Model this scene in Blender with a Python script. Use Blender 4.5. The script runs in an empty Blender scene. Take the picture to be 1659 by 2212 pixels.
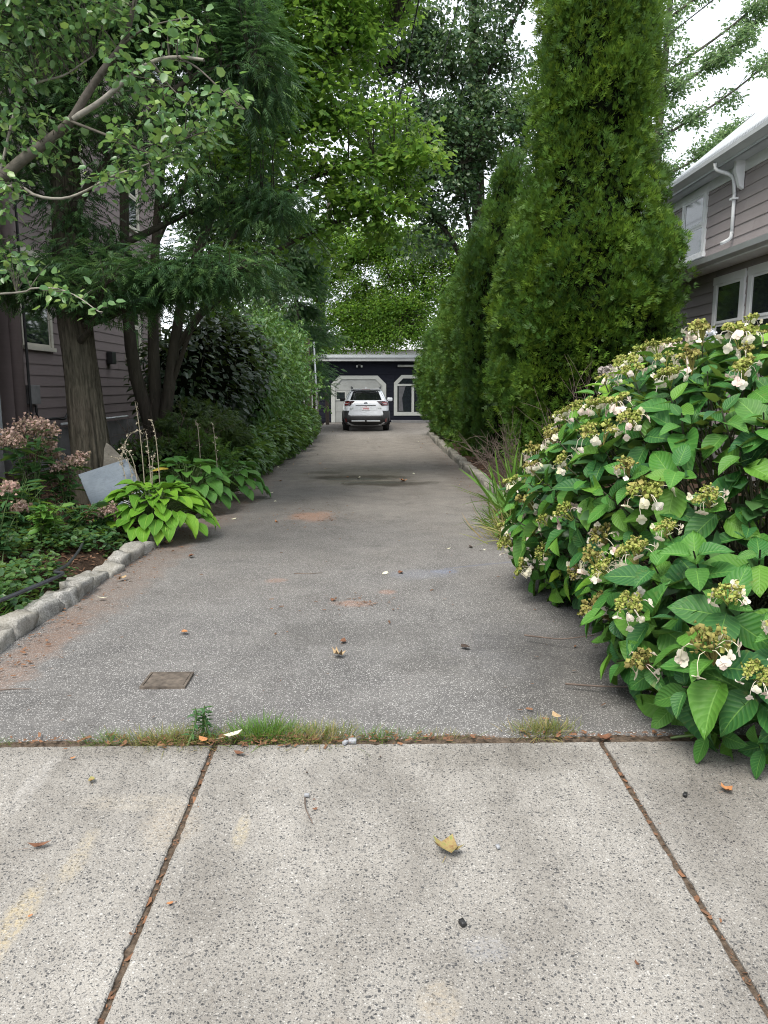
import bpy, math, random
import numpy as np
from mathutils import Vector, Matrix

scene = bpy.context.scene
COL = scene.collection
R = math.radians

# ------------------------------------------------------------------ camera
cam_d = bpy.data.cameras.new("camera")
cam = bpy.data.objects.new("camera", cam_d)
COL.objects.link(cam)
cam.location = (0.0, 0.0, 1.5)
cam.rotation_euler = (R(90 - 9.4), 0.0, R(-1.03))
cam_d.sensor_fit = 'VERTICAL'
cam_d.sensor_height = 36.0
cam_d.lens = 36.0 * 1640.0 / 2212.0
cam_d.clip_start = 0.05
cam_d.clip_end = 2000.0
scene.camera = cam

# ------------------------------------------------------------------ sky, sun, exposure
SUN_EL, SUN_AZ = 60.0, 212.0          # azimuth clockwise from +Y (the driveway's direction): behind the camera, to the left
world = bpy.data.worlds.new("World")
scene.world = world
world.use_nodes = True
wn, wl = world.node_tree.nodes, world.node_tree.links
wn.clear()
w_out = wn.new("ShaderNodeOutputWorld")
w_bg = wn.new("ShaderNodeBackground")
w_sky = wn.new("ShaderNodeTexSky")
w_sky.sky_type = 'NISHITA'
w_sky.sun_disc = False
w_sky.sun_elevation = R(SUN_EL)
w_sky.sun_rotation = R(SUN_AZ)
w_sky.dust_density = 4.0
w_sky.air_density = 1.0
w_mix = wn.new("ShaderNodeMixRGB")     # thin even cloud over the whole sky
w_mix.inputs[0].default_value = 0.72
w_mix.inputs[2].default_value = (12.0, 12.6, 13.2, 1)
wl.new(w_sky.outputs[0], w_mix.inputs[1])
wl.new(w_mix.outputs[0], w_bg.inputs[0])
w_bg.inputs[1].default_value = 0.125
wl.new(w_bg.outputs[0], w_out.inputs[0])

sun_d = bpy.data.lights.new("sun", 'SUN')
sun_d.energy = 3.9
sun_d.angle = R(28)
sun_d.color = (1.0, 0.95, 0.87)
sun = bpy.data.objects.new("sun", sun_d)
COL.objects.link(sun)
_sd = Vector((math.sin(R(SUN_AZ)) * math.cos(R(SUN_EL)), math.cos(R(SUN_AZ)) * math.cos(R(SUN_EL)), math.sin(R(SUN_EL))))
sun.rotation_euler = (-_sd).to_track_quat('-Z', 'Y').to_euler()
sun.location = _sd * 60

vs = scene.view_settings
vs.view_transform = 'Standard'
vs.look = 'None'
vs.gamma = 1.0
vs.use_curve_mapping = False
vs.exposure = 0.38
scene.render.engine = 'CYCLES'
scene.cycles.use_denoising = True
scene.cycles.denoising_prefilter = 'NONE'
scene.cycles.filter_width = 1.1
scene.cycles.max_bounces = 6
scene.cycles.diffuse_bounces = 2
scene.cycles.glossy_bounces = 2
scene.cycles.transmission_bounces = 3
scene.cycles.transparent_max_bounces = 12

# ------------------------------------------------------------------ object helpers
def tag(o, label=None, category=None, group=None, kind=None):
    if label: o["label"] = label
    if category: o["category"] = category
    if group: o["group"] = group
    if kind: o["kind"] = kind
    return o

def empty(name, loc=(0, 0, 0), rz=0.0, **kw):
    o = bpy.data.objects.new(name, None)
    o.empty_display_size = 0.1
    COL.objects.link(o)
    o.location = loc
    o.rotation_euler = (0, 0, rz)
    return tag(o, **kw)

def link(name, me, parent=None, loc=None, rot=None, scale=None):
    o = bpy.data.objects.new(name, me)
    COL.objects.link(o)
    if parent is not None: o.parent = parent
    if loc is not None: o.location = loc
    if rot is not None: o.rotation_euler = rot
    if scale is not None: o.scale = scale
    return o

def np_mesh(name, V, F, mat=None, smooth=False, tint=None, luv=None):
    """V (n,3) float, F (m,3) int triangles or (m,4) quads."""
    V = np.asarray(V, np.float32); F = np.asarray(F, np.int32)
    me = bpy.data.meshes.new(name)
    k = F.shape[1]
    me.vertices.add(len(V)); me.vertices.foreach_set("co", V.ravel())
    me.loops.add(F.size); me.loops.foreach_set("vertex_index", F.ravel())
    me.polygons.add(len(F))
    me.polygons.foreach_set("loop_start", np.arange(0, F.size, k, dtype=np.int32))
    me.polygons.foreach_set("loop_total", np.full(len(F), k, np.int32))
    if smooth: me.polygons.foreach_set("use_smooth", np.ones(len(F), bool))
    if tint is not None:
        a = me.attributes.new("tint", 'FLOAT', 'POINT'); a.data.foreach_set("value", np.asarray(tint, np.float32))
    if luv is not None:
        a = me.attributes.new("luv", 'FLOAT_VECTOR', 'POINT'); a.data.foreach_set("vector", np.asarray(luv, np.float32).ravel())
    me.update(calc_edges=True)
    if mat: me.materials.append(mat)
    return me

class MB:
    """collects faces of one piece and links them as ONE mesh object"""
    def __init__(s): s.v = []; s.f = []
    def add(s, vs_, fs):
        b = len(s.v); s.v += [tuple(map(float, p)) for p in vs_]; s.f += [tuple(b + i for i in f) for f in fs]; return s
    def box(s, x0, x1, y0, y1, z0, z1):
        if x0 > x1: x0, x1 = x1, x0
        if y0 > y1: y0, y1 = y1, y0
        if z0 > z1: z0, z1 = z1, z0
        return s.add([(x0,y0,z0),(x1,y0,z0),(x1,y1,z0),(x0,y1,z0),(x0,y0,z1),(x1,y0,z1),(x1,y1,z1),(x0,y1,z1)],
                     [(0,3,2,1),(4,5,6,7),(0,1,5,4),(1,2,6,5),(2,3,7,6),(3,0,4,7)])
    def prism(s, poly, axis, a, b):
        """poly: 2d outline counter-clockwise; extruded along axis ('x','y','z') from a to b"""
        n = len(poly)
        def P(p, t): return {'x': (t, p[0], p[1]), 'y': (p[0], t, p[1]), 'z': (p[0], p[1], t)}[axis]
        return s.add([P(p, a) for p in poly] + [P(p, b) for p in poly],
                     [tuple(range(n))[::-1], tuple(range(n, 2*n))] + [(i, (i+1) % n, n + (i+1) % n, n + i) for i in range(n)])
    def tube(s, pts, rad, sides=8, cap=True):
        V, F = tube(pts, rad, sides)
        b = len(s.v); s.v += [tuple(p) for p in V.tolist()]; s.f += [tuple(b + i for i in f) for f in F.tolist()]
        if cap:
            n = len(V)
            s.f.append(tuple(b + i for i in range(sides))[::-1]); s.f.append(tuple(b + n - sides + i for i in range(sides)))
        return s
    def mesh(s, name, mat=None, smooth=False, bevel=0.0):
        me = bpy.data.meshes.new(name); me.from_pydata(s.v, [], s.f)
        me.validate()
        if bevel > 0:
            import bmesh
            bm = bmesh.new(); bm.from_mesh(me)
            bmesh.ops.recalc_face_normals(bm, faces=bm.faces)
            bmesh.ops.bevel(bm, geom=list(bm.edges), offset=bevel, segments=2, affect='EDGES', profile=0.7)
            bm.to_mesh(me); bm.free()
        else:
            import bmesh
            bm = bmesh.new(); bm.from_mesh(me); bmesh.ops.recalc_face_normals(bm, faces=bm.faces); bm.to_mesh(me); bm.free()
        if smooth:
            for p in me.polygons: p.use_smooth = True
        if mat: me.materials.append(mat)
        return me
    def build(s, name, mat=None, parent=None, smooth=False, bevel=0.0, **kw):
        return link(name, s.mesh(name, mat, smooth, bevel), parent, **kw)

def tube(pts, rad, sides=6):
    P = np.asarray(pts, float); n = len(P)
    rad = np.broadcast_to(np.asarray(rad, float), (n,))
    T = np.gradient(P, axis=0); T /= np.linalg.norm(T, axis=1)[:, None] + 1e-9
    up = np.array([0.03, 0.05, 1.0]) if abs(T[:, 2]).mean() < 0.85 else np.array([1.0, 0.05, 0.03])
    A = np.cross(T, up); A /= np.linalg.norm(A, axis=1)[:, None] + 1e-9
    B = np.cross(T, A)
    th = np.linspace(0, 2*np.pi, sides, endpoint=False)
    V = P[:, None, :] + rad[:, None, None] * (np.cos(th)[None, :, None] * A[:, None, :] + np.sin(th)[None, :, None] * B[:, None, :])
    i = np.arange(n - 1)[:, None] * sides; j = np.arange(sides)[None, :]; j2 = (j + 1) % sides
    F = np.stack([i + j, i + j2, i + sides + j2, i + sides + j], -1).reshape(-1, 4)
    return V.reshape(-1, 3), F

def join_tubes(list_vf):
    V = []; F = []; b = 0
    for v, f in list_vf:
        V.append(v); F.append(f + b); b += len(v)
    return np.concatenate(V), np.concatenate(F)

def curve(p0, p1, p2, n=8):
    t = np.linspace(0, 1, n)[:, None]
    p0, p1, p2 = map(lambda q: np.asarray(q, float), (p0, p1, p2))
    return (1-t)**2*p0 + 2*t*(1-t)*p1 + t*t*p2

def smooth_path(pts, n=24):
    """Catmull-Rom through the points"""
    P = np.asarray(pts, float)
    Q = np.vstack([2*P[0]-P[1], P, 2*P[-1]-P[-2]])
    m = len(P) - 1; out = []
    for u in np.linspace(0, m - 1e-6, n):
        i = int(u); t = u - i; a, b, c, d = Q[i:i+4]
        out.append(0.5*((2*b)+(-a+c)*t+(2*a-5*b+4*c-d)*t*t+(-a+3*b-3*c+d)*t**3))
    return np.array(out)

def norm(a):
    a = np.asarray(a, float); return a / (np.linalg.norm(a, axis=-1, keepdims=True) + 1e-9)

def frames(D, N):
    """rotation matrices whose columns are leaf axis D, side, normal close to N"""
    D = norm(D); S = norm(np.cross(N, D)); Z = np.cross(D, S)
    return np.stack([D, S, Z], -1)

def scatter(templates, pos, rot, scale, rng, tint=None):
    """many copies of small triangle templates joined into one V, F, tint"""
    n = len(pos); pick = rng.integers(0, len(templates), n)
    if tint is None: tint = rng.random(n)
    scale = np.broadcast_to(np.asarray(scale, float).reshape(n if np.ndim(scale) else 1, -1), (n, 1 if np.ndim(scale) < 2 else 3))
    Vs, Fs, Ts = [], [], []; b = 0
    for k, (tv, tf) in enumerate(templates):
        m = np.where(pick == k)[0]
        if len(m) == 0: continue
        L = tv[None] * scale[m][:, None, :]
        V = np.einsum('nij,nkj->nki', rot[m], L) + pos[m][:, None, :]
        F = tf[None] + (np.arange(len(m)) * len(tv))[:, None, None] + b
        Vs.append(V.reshape(-1, 3)); Fs.append(F.reshape(-1, 3)); Ts.append(np.repeat(tint[m], len(tv))); b += len(m) * len(tv)
    return np.concatenate(Vs), np.concatenate(Fs), np.concatenate(Ts)

def noise3(P, seed=0, octaves=3):
    """cheap smooth pseudo-noise, roughly -1..1"""
    P = np.asarray(P, float); rs = np.random.default_rng(seed); out = np.zeros(P.shape[:-1]); a = 1.0; tot = 0
    for o in range(octaves):
        for _ in range(3):
            k = rs.normal(size=3); k = k / np.linalg.norm(k) * (1.0 * 2**o) * rs.uniform(.7, 1.3)
            out += a * np.sin(P @ k * 2.2 + rs.uniform(0, 6.28)); tot += a
        a *= 0.55
    return out / tot * 1.7

# ------------------------------------------------------------------ ground shape shared by everything that stands on it
def gz(Y): return np.interp(Y, [-40, -1.0, -0.3, 3.05, 29, 36, 400], [-0.22, -0.22, -0.0804, 0.0, -0.23, -0.2, -0.2])
def xr(Y): return np.interp(Y, [3, 11, 28, 30, 36.5], [1.78, 1.72, 2.05, 2.5, 3.8])
XL = -2.16
def bed(X, Y):
    """height of the planting beds"""
    X = np.asarray(X, float); Y = np.asarray(Y, float)
    z = gz(Y)
    left = np.clip((XL - 0.14 - X) / 0.12, 0, 1); right = np.clip((X - xr(Y) - 0.14) / 0.12, 0, 1)
    far = np.clip((37 - Y) / 0.5, 0, 1); near = np.clip((Y - 3.08) / 0.12, 0, 1)
    lump = 0.018*np.sin(X*3.1+Y*1.7) + 0.014*np.sin(X*5.3-Y*4.1)
    rise = np.clip((XL - 0.3 - X) * 0.05, 0, 0.16)
    return z - 0.075 + near * (left * (0.155 + rise + lump) + right * (0.15 + lump)) * np.maximum(far, 0.45)
# ------------------------------------------------------------------ materials
class NT:
    def __init__(s, name):
        s.m = bpy.data.materials.new(name); s.m.use_nodes = True
        s.n = s.m.node_tree.nodes; s.l = s.m.node_tree.links
        s.n.clear()
        s.out = s.n.new("ShaderNodeOutputMaterial"); s.b = s.n.new("ShaderNodeBsdfPrincipled")
        s.l.new(s.b.outputs[0], s.out.inputs[0])
    def new(s, t, **kw):
        o = s.n.new("ShaderNode" + t)
        for k, v in kw.items(): setattr(o, k, v)
        return o
    def put(s, v, sock):
        if isinstance(v, bpy.types.NodeSocket): s.l.new(v, sock)
        elif isinstance(v, (tuple, list)) and len(v) == 3 and sock.type == 'RGBA': sock.default_value = (*v, 1)
        else: sock.default_value = v
    def pos(s): return s.new("NewGeometry").outputs["Position"]
    def obj(s): return s.new("TexCoord").outputs["Object"]
    def mapping(s, vec, scale=(1,1,1), loc=(0,0,0), rot=(0,0,0)):
        o = s.new("Mapping"); s.put(vec, o.inputs[0]); o.inputs["Scale"].default_value = scale; o.inputs["Location"].default_value = loc; o.inputs["Rotation"].default_value = rot
        return o.outputs[0]
    def noise(s, vec, scale, detail=4, rough=0.55, dist=0.0, col=False):
        o = s.new("TexNoise"); s.put(vec, o.inputs["Vector"]); o.inputs["Scale"].default_value = scale
        o.inputs["Detail"].default_value = detail; o.inputs["Roughness"].default_value = rough; o.inputs["Distortion"].default_value = dist
        return o.outputs[1 if col else 0]
    def voro(s, vec, scale, feature='F1', rnd=1.0, out=0):
        o = s.new("TexVoronoi", feature=feature); s.put(vec, o.inputs["Vector"]); o.inputs["Scale"].default_value = scale
        o.inputs["Randomness"].default_value = rnd
        return o.outputs[out]
    def ramp(s, fac, stops, interp='LINEAR'):
        o = s.new("ValToRGB"); s.put(fac, o.inputs[0]); cr = o.color_ramp; cr.interpolation = interp
        while len(cr.elements) < len(stops): cr.elements.new(0.5)
        for e, (p, c) in zip(cr.elements, stops):
            e.position = p; e.color = (*c, 1) if isinstance(c, (tuple, list)) else (c, c, c, 1)
        return o.outputs[0]
    def mix(s, fac, a, b, mode='MIX'):
        o = s.new("MixRGB", blend_type=mode); s.put(fac, o.inputs[0]); s.put(a, o.inputs[1]); s.put(b, o.inputs[2]); return o.outputs[0]
    def math(s, op, a, b=0.0, c=0.0, clamp=False):
        o = s.new("Math", operation=op, use_clamp=clamp); s.put(a, o.inputs[0]); s.put(b, o.inputs[1]); s.put(c, o.inputs[2]); return o.outputs[0]
    def sep(s, vec):
        o = s.new("SeparateXYZ"); s.put(vec, o.inputs[0]); return o.outputs
    def bump(s, h, strength=0.3, dist=0.01, normal=None):
        o = s.new("Bump"); o.inputs["Strength"].default_value = strength; o.inputs["Distance"].default_value = dist; s.put(h, o.inputs["Height"])
        if normal is not None: s.put(normal, o.inputs["Normal"])
        return o.outputs[0]
    def attr(s, name, out=2):
        o = s.new("Attribute"); o.attribute_name = name; return o.outputs[out]
    def rnd(s): return s.new("ObjectInfo").outputs["Random"]
    def blob(s, vec, cx, cy, rx, ry, rag=0.35, sc=3.0):
        """ragged soft spot on the ground at a fixed place: 1 inside, 0 outside"""
        x, y, z = s.sep(vec)
        dx = s.math('DIVIDE', s.math('SUBTRACT', x, cx), rx); dy = s.math('DIVIDE', s.math('SUBTRACT', y, cy), ry)
        d = s.math('SQRT', s.math('ADD', s.math('MULTIPLY', dx, dx), s.math('MULTIPLY', dy, dy)))
        d = s.math('ADD', d, s.math('MULTIPLY', s.math('SUBTRACT', s.noise(vec, sc, 5, 0.65), 0.5), rag*4))
        return s.math('MULTIPLY_ADD', d, -2.0, 2.0, clamp=True)
    def done(s, color=None, rough=0.6, normal=None, metal=0.0, spec=0.5, **kw):
        if color is not None: s.put(color, s.b.inputs["Base Color"])
        s.put(rough, s.b.inputs["Roughness"]); s.b.inputs["Metallic"].default_value = metal
        s.b.inputs["Specular IOR Level"].default_value = spec
        if normal is not None: s.put(normal, s.b.inputs["Normal"])
        for k, v in kw.items(): s.put(v, s.b.inputs[k])
        return s.m

def leaf_mat(name, cols, trans=0.35, rough=0.5, spec=0.35, tcol=None, patch=0.35, psc=1.2):
    """small leaves: colour differs from leaf to leaf and from bough to bough, light shines through"""
    t = NT(name)
    f = t.math('FRACT', t.math('ADD', t.attr("tint"), t.rnd()))
    big = t.noise(t.obj(), psc, 2)
    f2 = t.math('ADD', t.math('MULTIPLY', f, 1 - patch), t.math('MULTIPLY', t.math('MULTIPLY_ADD', big, 2.4, -0.7, clamp=True), patch))
    n = len(cols)
    c = t.ramp(f2, [(i / (n - 1), cols[i]) for i in range(n)])
    t.done(c, rough, spec=spec)
    tr = t.new("BsdfTranslucent")
    t.put(t.mix(0.55, c, tcol or (0.30, 0.42, 0.05)), tr.inputs[0])
    mx = t.new("MixShader"); mx.inputs[0].default_value = trans
    t.l.new(t.b.outputs[0], mx.inputs[1]); t.l.new(tr.outputs[0], mx.inputs[2]); t.l.new(mx.outputs[0], t.out.inputs[0])
    return t.m

def big_leaf_mat(name, cols, vein, trans=0.22, rough=0.50, veins='pinnate', spec=0.3, edge=None):
    """large leaves with their own veins; luv = (along, across -1..1, half width)"""
    t = NT(name)
    u, v, w = t.sep(t.attr("luv", 1))
    av = t.math('ABSOLUTE', v)
    f = t.math('FRACT', t.math('ADD', t.attr("tint"), t.rnd()))
    n = len(cols)
    c = t.ramp(f, [(i / (n - 1), cols[i]) for i in range(n)])
    if veins == 'pinnate':
        ph = t.math('SUBTRACT', t.math('MULTIPLY', u, 9.0), t.math('MULTIPLY', av, 2.6))
        side = t.math('MULTIPLY_ADD', t.math('SINE', t.math('MULTIPLY', ph, 6.2832)), 0.5, 0.5)
    else:
        side = t.math('MULTIPLY_ADD', t.math('SINE', t.math('MULTIPLY', av, 31.0)), 0.5, 0.5)
    line = t.math('POWER', side, 9.0)
    mid = t.math('MULTIPLY_ADD', av, -22.0, 1.3, clamp=True)
    vv = t.math('MAXIMUM', t.math('MULTIPLY', line, 0.30), mid)
    blot = t.noise(t.obj(), 14, 3)
    c = t.mix(t.math('MULTIPLY', blot, 0.5), c, t.mix(1.0, c, (0.55, 0.62, 0.5), 'MULTIPLY'))
    c = t.mix(t.math('MULTIPLY', vv, 0.5), c, vein)
    sp = t.math('MULTIPLY', t.math('MULTIPLY_ADD', t.noise(t.pos(), 22, 4, .6), 5.0, -3.05, clamp=True), t.math('MULTIPLY_ADD', av, .9, .25, clamp=True))
    c = t.mix(t.math('MULTIPLY', sp, .55), c, (0.20, 0.15, 0.05))
    c = t.mix(t.math('MULTIPLY', t.noise(t.pos(), 4.0, 2), .28), c, t.mix(1.0, c, (1.5, 1.25, .8), 'MULTIPLY'))
    if edge is not None:
        c = t.mix(t.math('MULTIPLY_ADD', av, 9.0, -8.3, clamp=True), c, edge)
    nb = t.bump(t.math('SUBTRACT', side, t.math('MULTIPLY', mid, 1.4)), 0.35, 0.004)
    t.done(c, t.math('MULTIPLY_ADD', blot, 0.25, rough - 0.1), nb, spec=spec)
    tr = t.new("BsdfTranslucent"); t.put(t.mix(0.4, c, (0.25, 0.38, 0.05)), tr.inputs[0]); t.l.new(nb, tr.inputs[1])
    mx = t.new("MixShader"); mx.inputs[0].default_value = trans
    t.l.new(t.b.outputs[0], mx.inputs[1]); t.l.new(tr.outputs[0], mx.inputs[2]); t.l.new(mx.outputs[0], t.out.inputs[0])
    return t.m

def plain(name, col, rough=0.6, metal=0.0, var=0.12, sc=8.0, bump=0.0, spec=0.5, **kw):
    t = NT(name); p = t.obj()
    n = t.noise(p, sc, 5, 0.6)
    d = tuple(max(0, x * (1 - var * 2)) for x in col); e = tuple(min(1, x * (1 + var)) for x in col)
    return t.done(t.ramp(n, [(0.25, d), (0.75, e)]), rough, t.bump(t.noise(p, sc * 9, 3), bump, 0.004) if bump else None, metal, spec, **kw)

def bark_mat(name, a, b, sc=(14, 14, 1.6), bump=0.8):
    t = NT(name); p = t.mapping(t.obj(), sc)
    n = t.noise(p, 1.0, 8, 0.65, 0.6); n2 = t.noise(t.obj(), 1.3, 3)
    c = t.ramp(n, [(0.3, a), (0.7, b)])
    c = t.mix(t.math('MULTIPLY_ADD', n2, 1.2, -0.3, clamp=True), c, t.mix(0.5, c, (0.10, 0.11, 0.07)))
    return t.done(c, 0.9, t.bump(n, bump, 0.02), spec=0.2)

def ground_mats():
    M = {}
    # exposed-aggregate concrete
    t = NT("exposed_aggregate_concrete"); p = t.pos()
    pw = t.mix(0.016, p, t.noise(p, 55, 2, col=True), 'ADD')
    def stones(sc, lo, var, keep, sharp):
        cells = t.voro(pw, sc, out=1); dist = t.voro(pw, sc, out=0); x, y, z = t.sep(cells)
        return x, t.math('MULTIPLY', t.math('MULTIPLY', t.math('SUBTRACT', t.math('MULTIPLY_ADD', y, var, lo), dist), sharp, clamp=True), t.math('GREATER_THAN', z, keep))
    fine = t.noise(p, 300, 3, 0.75)
    mort = t.ramp(t.noise(p, 2.1, 6, 0.65), [(0.3, (0.40, 0.375, 0.335)), (0.7, (0.54, 0.51, 0.46))])
    mort = t.mix(t.math('MULTIPLY_ADD', fine, -3.0, 1.9, clamp=True), mort, (0.24, 0.23, 0.215))
    x2, s2 = stones(210, .26, .32, .10, 8.0)
    c = t.mix(s2, mort, t.ramp(x2, [(0, (0.085, 0.085, 0.09)), (0.35, (0.19, 0.187, 0.182)), (0.65, (0.42, 0.40, 0.37)), (1, (0.66, 0.65, 0.62))]))
    x1, s1 = stones(112, .22, .36, .14, 6.0)
    c = t.mix(s1, c, t.ramp(x1, [(0.0, (0.07, 0.071, 0.075)), (0.30, (0.13, 0.131, 0.133)), (0.46, (0.24, 0.234, 0.225)), (0.6, (0.37, 0.34, 0.30)), (0.75, (0.48, 0.46, 0.42)), (1.0, (0.62, 0.60, 0.56))]))
    wear = t.noise(t.mapping(p, (1.0, 0.45, 1), rot=(0, 0, 0.2)), 2.6, 6, 0.65)
    c = t.mix(t.math('MULTIPLY_ADD', wear, 3.0, -1.05, clamp=True), t.mix(1.0, c, (0.60, 0.59, 0.58), 'MULTIPLY'), c)
    # yellow paint ghosts and rust on the left slab, an oily spot in the middle
    brk = t.math('MULTIPLY_ADD', t.noise(p, 70, 4, 0.75), 4.0, -1.55, clamp=True)
    for (bx, by, rx, ry, col, k) in ((-1.03, 1.98, 0.05, 0.20, (0.60, 0.48, 0.26), 0.5), (-0.96, 2.28, 0.04, 0.20, (0.60, 0.50, 0.32), 0.35), (-0.70, 2.46, 0.12, 0.17, (0.55, 0.45, 0.32), 0.35), (-0.86, 2.6, 0.26, 0.07, (0.58, 0.51, 0.40), 0.3), (-0.45, 2.42, 0.03, 0.15, (0.6, 0.50, 0.30), 0.45), (0.32, 1.86, 0.09, 0.06, (0.42, 0.43, 0.46), 0.35), (0.17, 1.68, 0.07, 0.08, (0.45, 0.38, 0.28), 0.5), (-0.08, 1.62, 0.05, 0.03, (0.3, 0.26, 0.22), 0.6), (-1.3, 2.75, 0.05, 0.24, (0.62, 0.60, 0.57), 0.4)):
        c = t.mix(t.math('MULTIPLY', t.math('MULTIPLY', t.blob(p, bx, by, rx, ry, 0.3, 9.0), k), brk), c, col)
    for (bx, by, rx, ry, k) in ((0.62, 2.9, 0.6, 0.14, 0.35), (-0.9, 3.0, 0.8, 0.10, 0.4), (1.4, 2.5, 0.35, 0.4, 0.3)):
        c = t.mix(t.math('MULTIPLY', t.blob(p, bx, by, rx, ry, 0.3, 5.0), k), c, t.mix(1.0, c, (0.55, 0.53, 0.50), 'MULTIPLY'))
    c = t.mix(1.0, c, (0.765, 0.768, 0.775), 'MULTIPLY')
    h = t.math('ADD', t.math('MULTIPLY', s1, 0.9), t.math('ADD', t.math('MULTIPLY', s2, .5), t.math('MULTIPLY', fine, 0.5)))
    M['concrete'] = t.done(c, 0.86, t.bump(h, 0.6, 0.004), spec=0.3)

    # worn asphalt
    t = NT("worn_asphalt"); p = t.pos()
    cells = t.voro(p, 165, out=1); dist = t.voro(p, 165, out=0)
    cx, cy, cz = t.sep(cells)
    st = t.math('MULTIPLY', t.math('SUBTRACT', t.math('MULTIPLY_ADD', cy, 0.34, 0.26), dist), 12.0, clamp=True)
    scol = t.ramp(cx, [(0, (0.07, 0.069, 0.068)), (0.35, (0.145, 0.142, 0.138)), (0.58, (0.27, 0.262, 0.25)), (0.78, (0.36, 0.352, 0.338)), (1, (0.46, 0.452, 0.435))])
    base = t.ramp(t.noise(p, 2.2, 6, 0.62), [(0.3, (0.092, 0.089, 0.085)), (0.72, (0.175, 0.168, 0.158))])
    fine = t.noise(p, 260, 3, 0.7)
    base = t.mix(t.math('MULTIPLY', fine, 0.55), base, (0.05, 0.05, 0.055))
    c = t.mix(st, base, scol)
    brk = t.math('MULTIPLY_ADD', t.noise(p, 45, 4, 0.75), 4.0, -1.5, clamp=True)
    x, y, z = t.sep(p)
    far = t.math('MULTIPLY_ADD', t.math('ADD', y, t.math('MULTIPLY', t.noise(p, 0.7, 4), 5.0)), 0.13, -0.95, clamp=True)
    c = t.mix(t.math('MULTIPLY', far, 0.62), c, t.ramp(t.noise(p, 3.5, 6, 0.65), [(0.3, (0.120, 0.105, 0.086)), (0.7, (0.225, 0.198, 0.165))]))
    for (bx, by, rx, ry, col, k) in ((-0.25, 13.1, 0.75, 0.28, (0.045, 0.040, 0.032), 0.85), (0.05, 12.55, 0.85, 0.25, (0.055, 0.050, 0.036), 0.75), (-0.2, 13.8, 1.3, 2.2, (0.125, 0.112, 0.066), 0.5),
                                     (-0.70, 9.05, 0.30, 0.50, (0.40, 0.19, 0.10), 0.5), (-0.12, 5.2, 0.16, 0.12, (0.40, 0.2, 0.12), 0.35), (0.12, 5.5, 0.08, 0.1, (0.42, 0.2, 0.12), 0.35), (-0.75, 5.9, 0.1, 0.09, (0.4, 0.2, 0.12), 0.3),
                                     (0.62, 6.15, 0.12, 0.10, (0.15, 0.18, 0.26), 0.55), (0.40, 6.05, 0.3, 0.22, (0.17, 0.19, 0.24), 0.35), (-0.1, 4.35, 0.8, 0.5, (0.08, 0.08, 0.08), 0.2), (0.9, 4.2, 0.5, 0.6, (0.06, 0.062, 0.07), 0.45),  # last one: the hydrangea's shadow put into the asphalt colour
                                     (-1.95, 6.5, 0.28, 3.5, (0.18, 0.115, 0.08), 0.4), (-1.85, 10.5, 0.35, 4.0, (0.18, 0.12, 0.085), 0.5), (-1.95, 4.2, 0.16, 1.2, (0.20, 0.115, 0.075), 0.4), (0.1, 33, 3.5, 4, (0.10, 0.082, 0.066), 0.6), (1.6, 14, 0.35, 6, (0.085, 0.07, 0.06), 0.55)):
        c = t.mix(t.math('MULTIPLY', t.math('MULTIPLY', t.blob(p, bx, by, rx, ry, 0.4, 4.0), k), t.math('MULTIPLY_ADD', brk, .7, .3)), c, col)
    # a thin bluish trickle running to the right from the blue spot
    tx = t.math('ABSOLUTE', t.math('SUBTRACT', y, t.math('ADD', t.math('MULTIPLY_ADD', x, 0.42, 5.93), t.math('MULTIPLY', t.noise(p, 5, 3), 0.12))))
    tr = t.math('MULTIPLY', t.math('MULTIPLY_ADD', tx, -28.0, 1.0, clamp=True), t.math('MULTIPLY', t.math('GREATER_THAN', x, 0.62), t.math('LESS_THAN', x, 1.5)))
    c = t.mix(t.math('MULTIPLY', tr, 0.5), c, (0.10, 0.115, 0.16))
    wetr = t.math('MULTIPLY', t.math('MAXIMUM', t.blob(p, -0.25, 13.1, 0.75, 0.28, 0.3, 4.0), t.blob(p, 0.05, 12.55, 0.85, 0.25, 0.3, 4.0)), 0.45)
    h = t.math('ADD', st, t.math('MULTIPLY', fine, 0.8))
    for (bx, by, rx, ry, k) in ((-0.25, 13.3, 1.05, 0.55, .95), (0.25, 12.4, 0.95, 0.45, .9), (-0.9, 14.2, .5, .25, .5), (-.15, 4.5, .7, .35, .18), (.35, 4.0, .3, .25, .2), (1.15, 3.9, .55, .9, .35)):  # last one deepens the painted shadow beside the hydrangea
        c = t.mix(t.math('MULTIPLY', t.blob(p, bx, by, rx, ry, 0.45, 2.2), k), c, t.mix(1.0, c, (0.34, 0.32, 0.27), 'MULTIPLY'))
    crack = t.math('MULTIPLY_ADD', t.math('ABSOLUTE', t.math('SUBTRACT', t.noise(t.mapping(p, (1, .55, 1)), .55, 6, .55, .4), .5)), -190.0, 1.0, clamp=True)
    c = t.mix(1.0, c, (1.12, 1.125, 1.14), 'MULTIPLY')
    c = t.mix(t.math('MULTIPLY', crack, .22), c, (0.035, 0.032, 0.03))
    track = t.noise(t.mapping(p, (1.6, .06, 1)), 1.0, 3)
    c = t.mix(t.math('MULTIPLY_ADD', track, 1.2, -.4, clamp=True), c, t.mix(1.0, c, (0.76, 0.75, 0.74), 'MULTIPLY'))
    M['asphalt'] = t.done(c, t.math('SUBTRACT', 0.88, wetr), t.bump(h, 0.6, 0.004), spec=0.3)

    t = NT("street_asphalt"); p = t.pos()
    M['street'] = t.done(t.ramp(t.noise(p, 60, 5, 0.7), [(0.3, (0.04, 0.04, 0.042)), (0.75, (0.12, 0.12, 0.12))]), 0.9, t.bump(t.noise(p, 120, 3), 0.4, 0.004))

    t = NT("mulched_soil"); p = t.pos()
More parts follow.
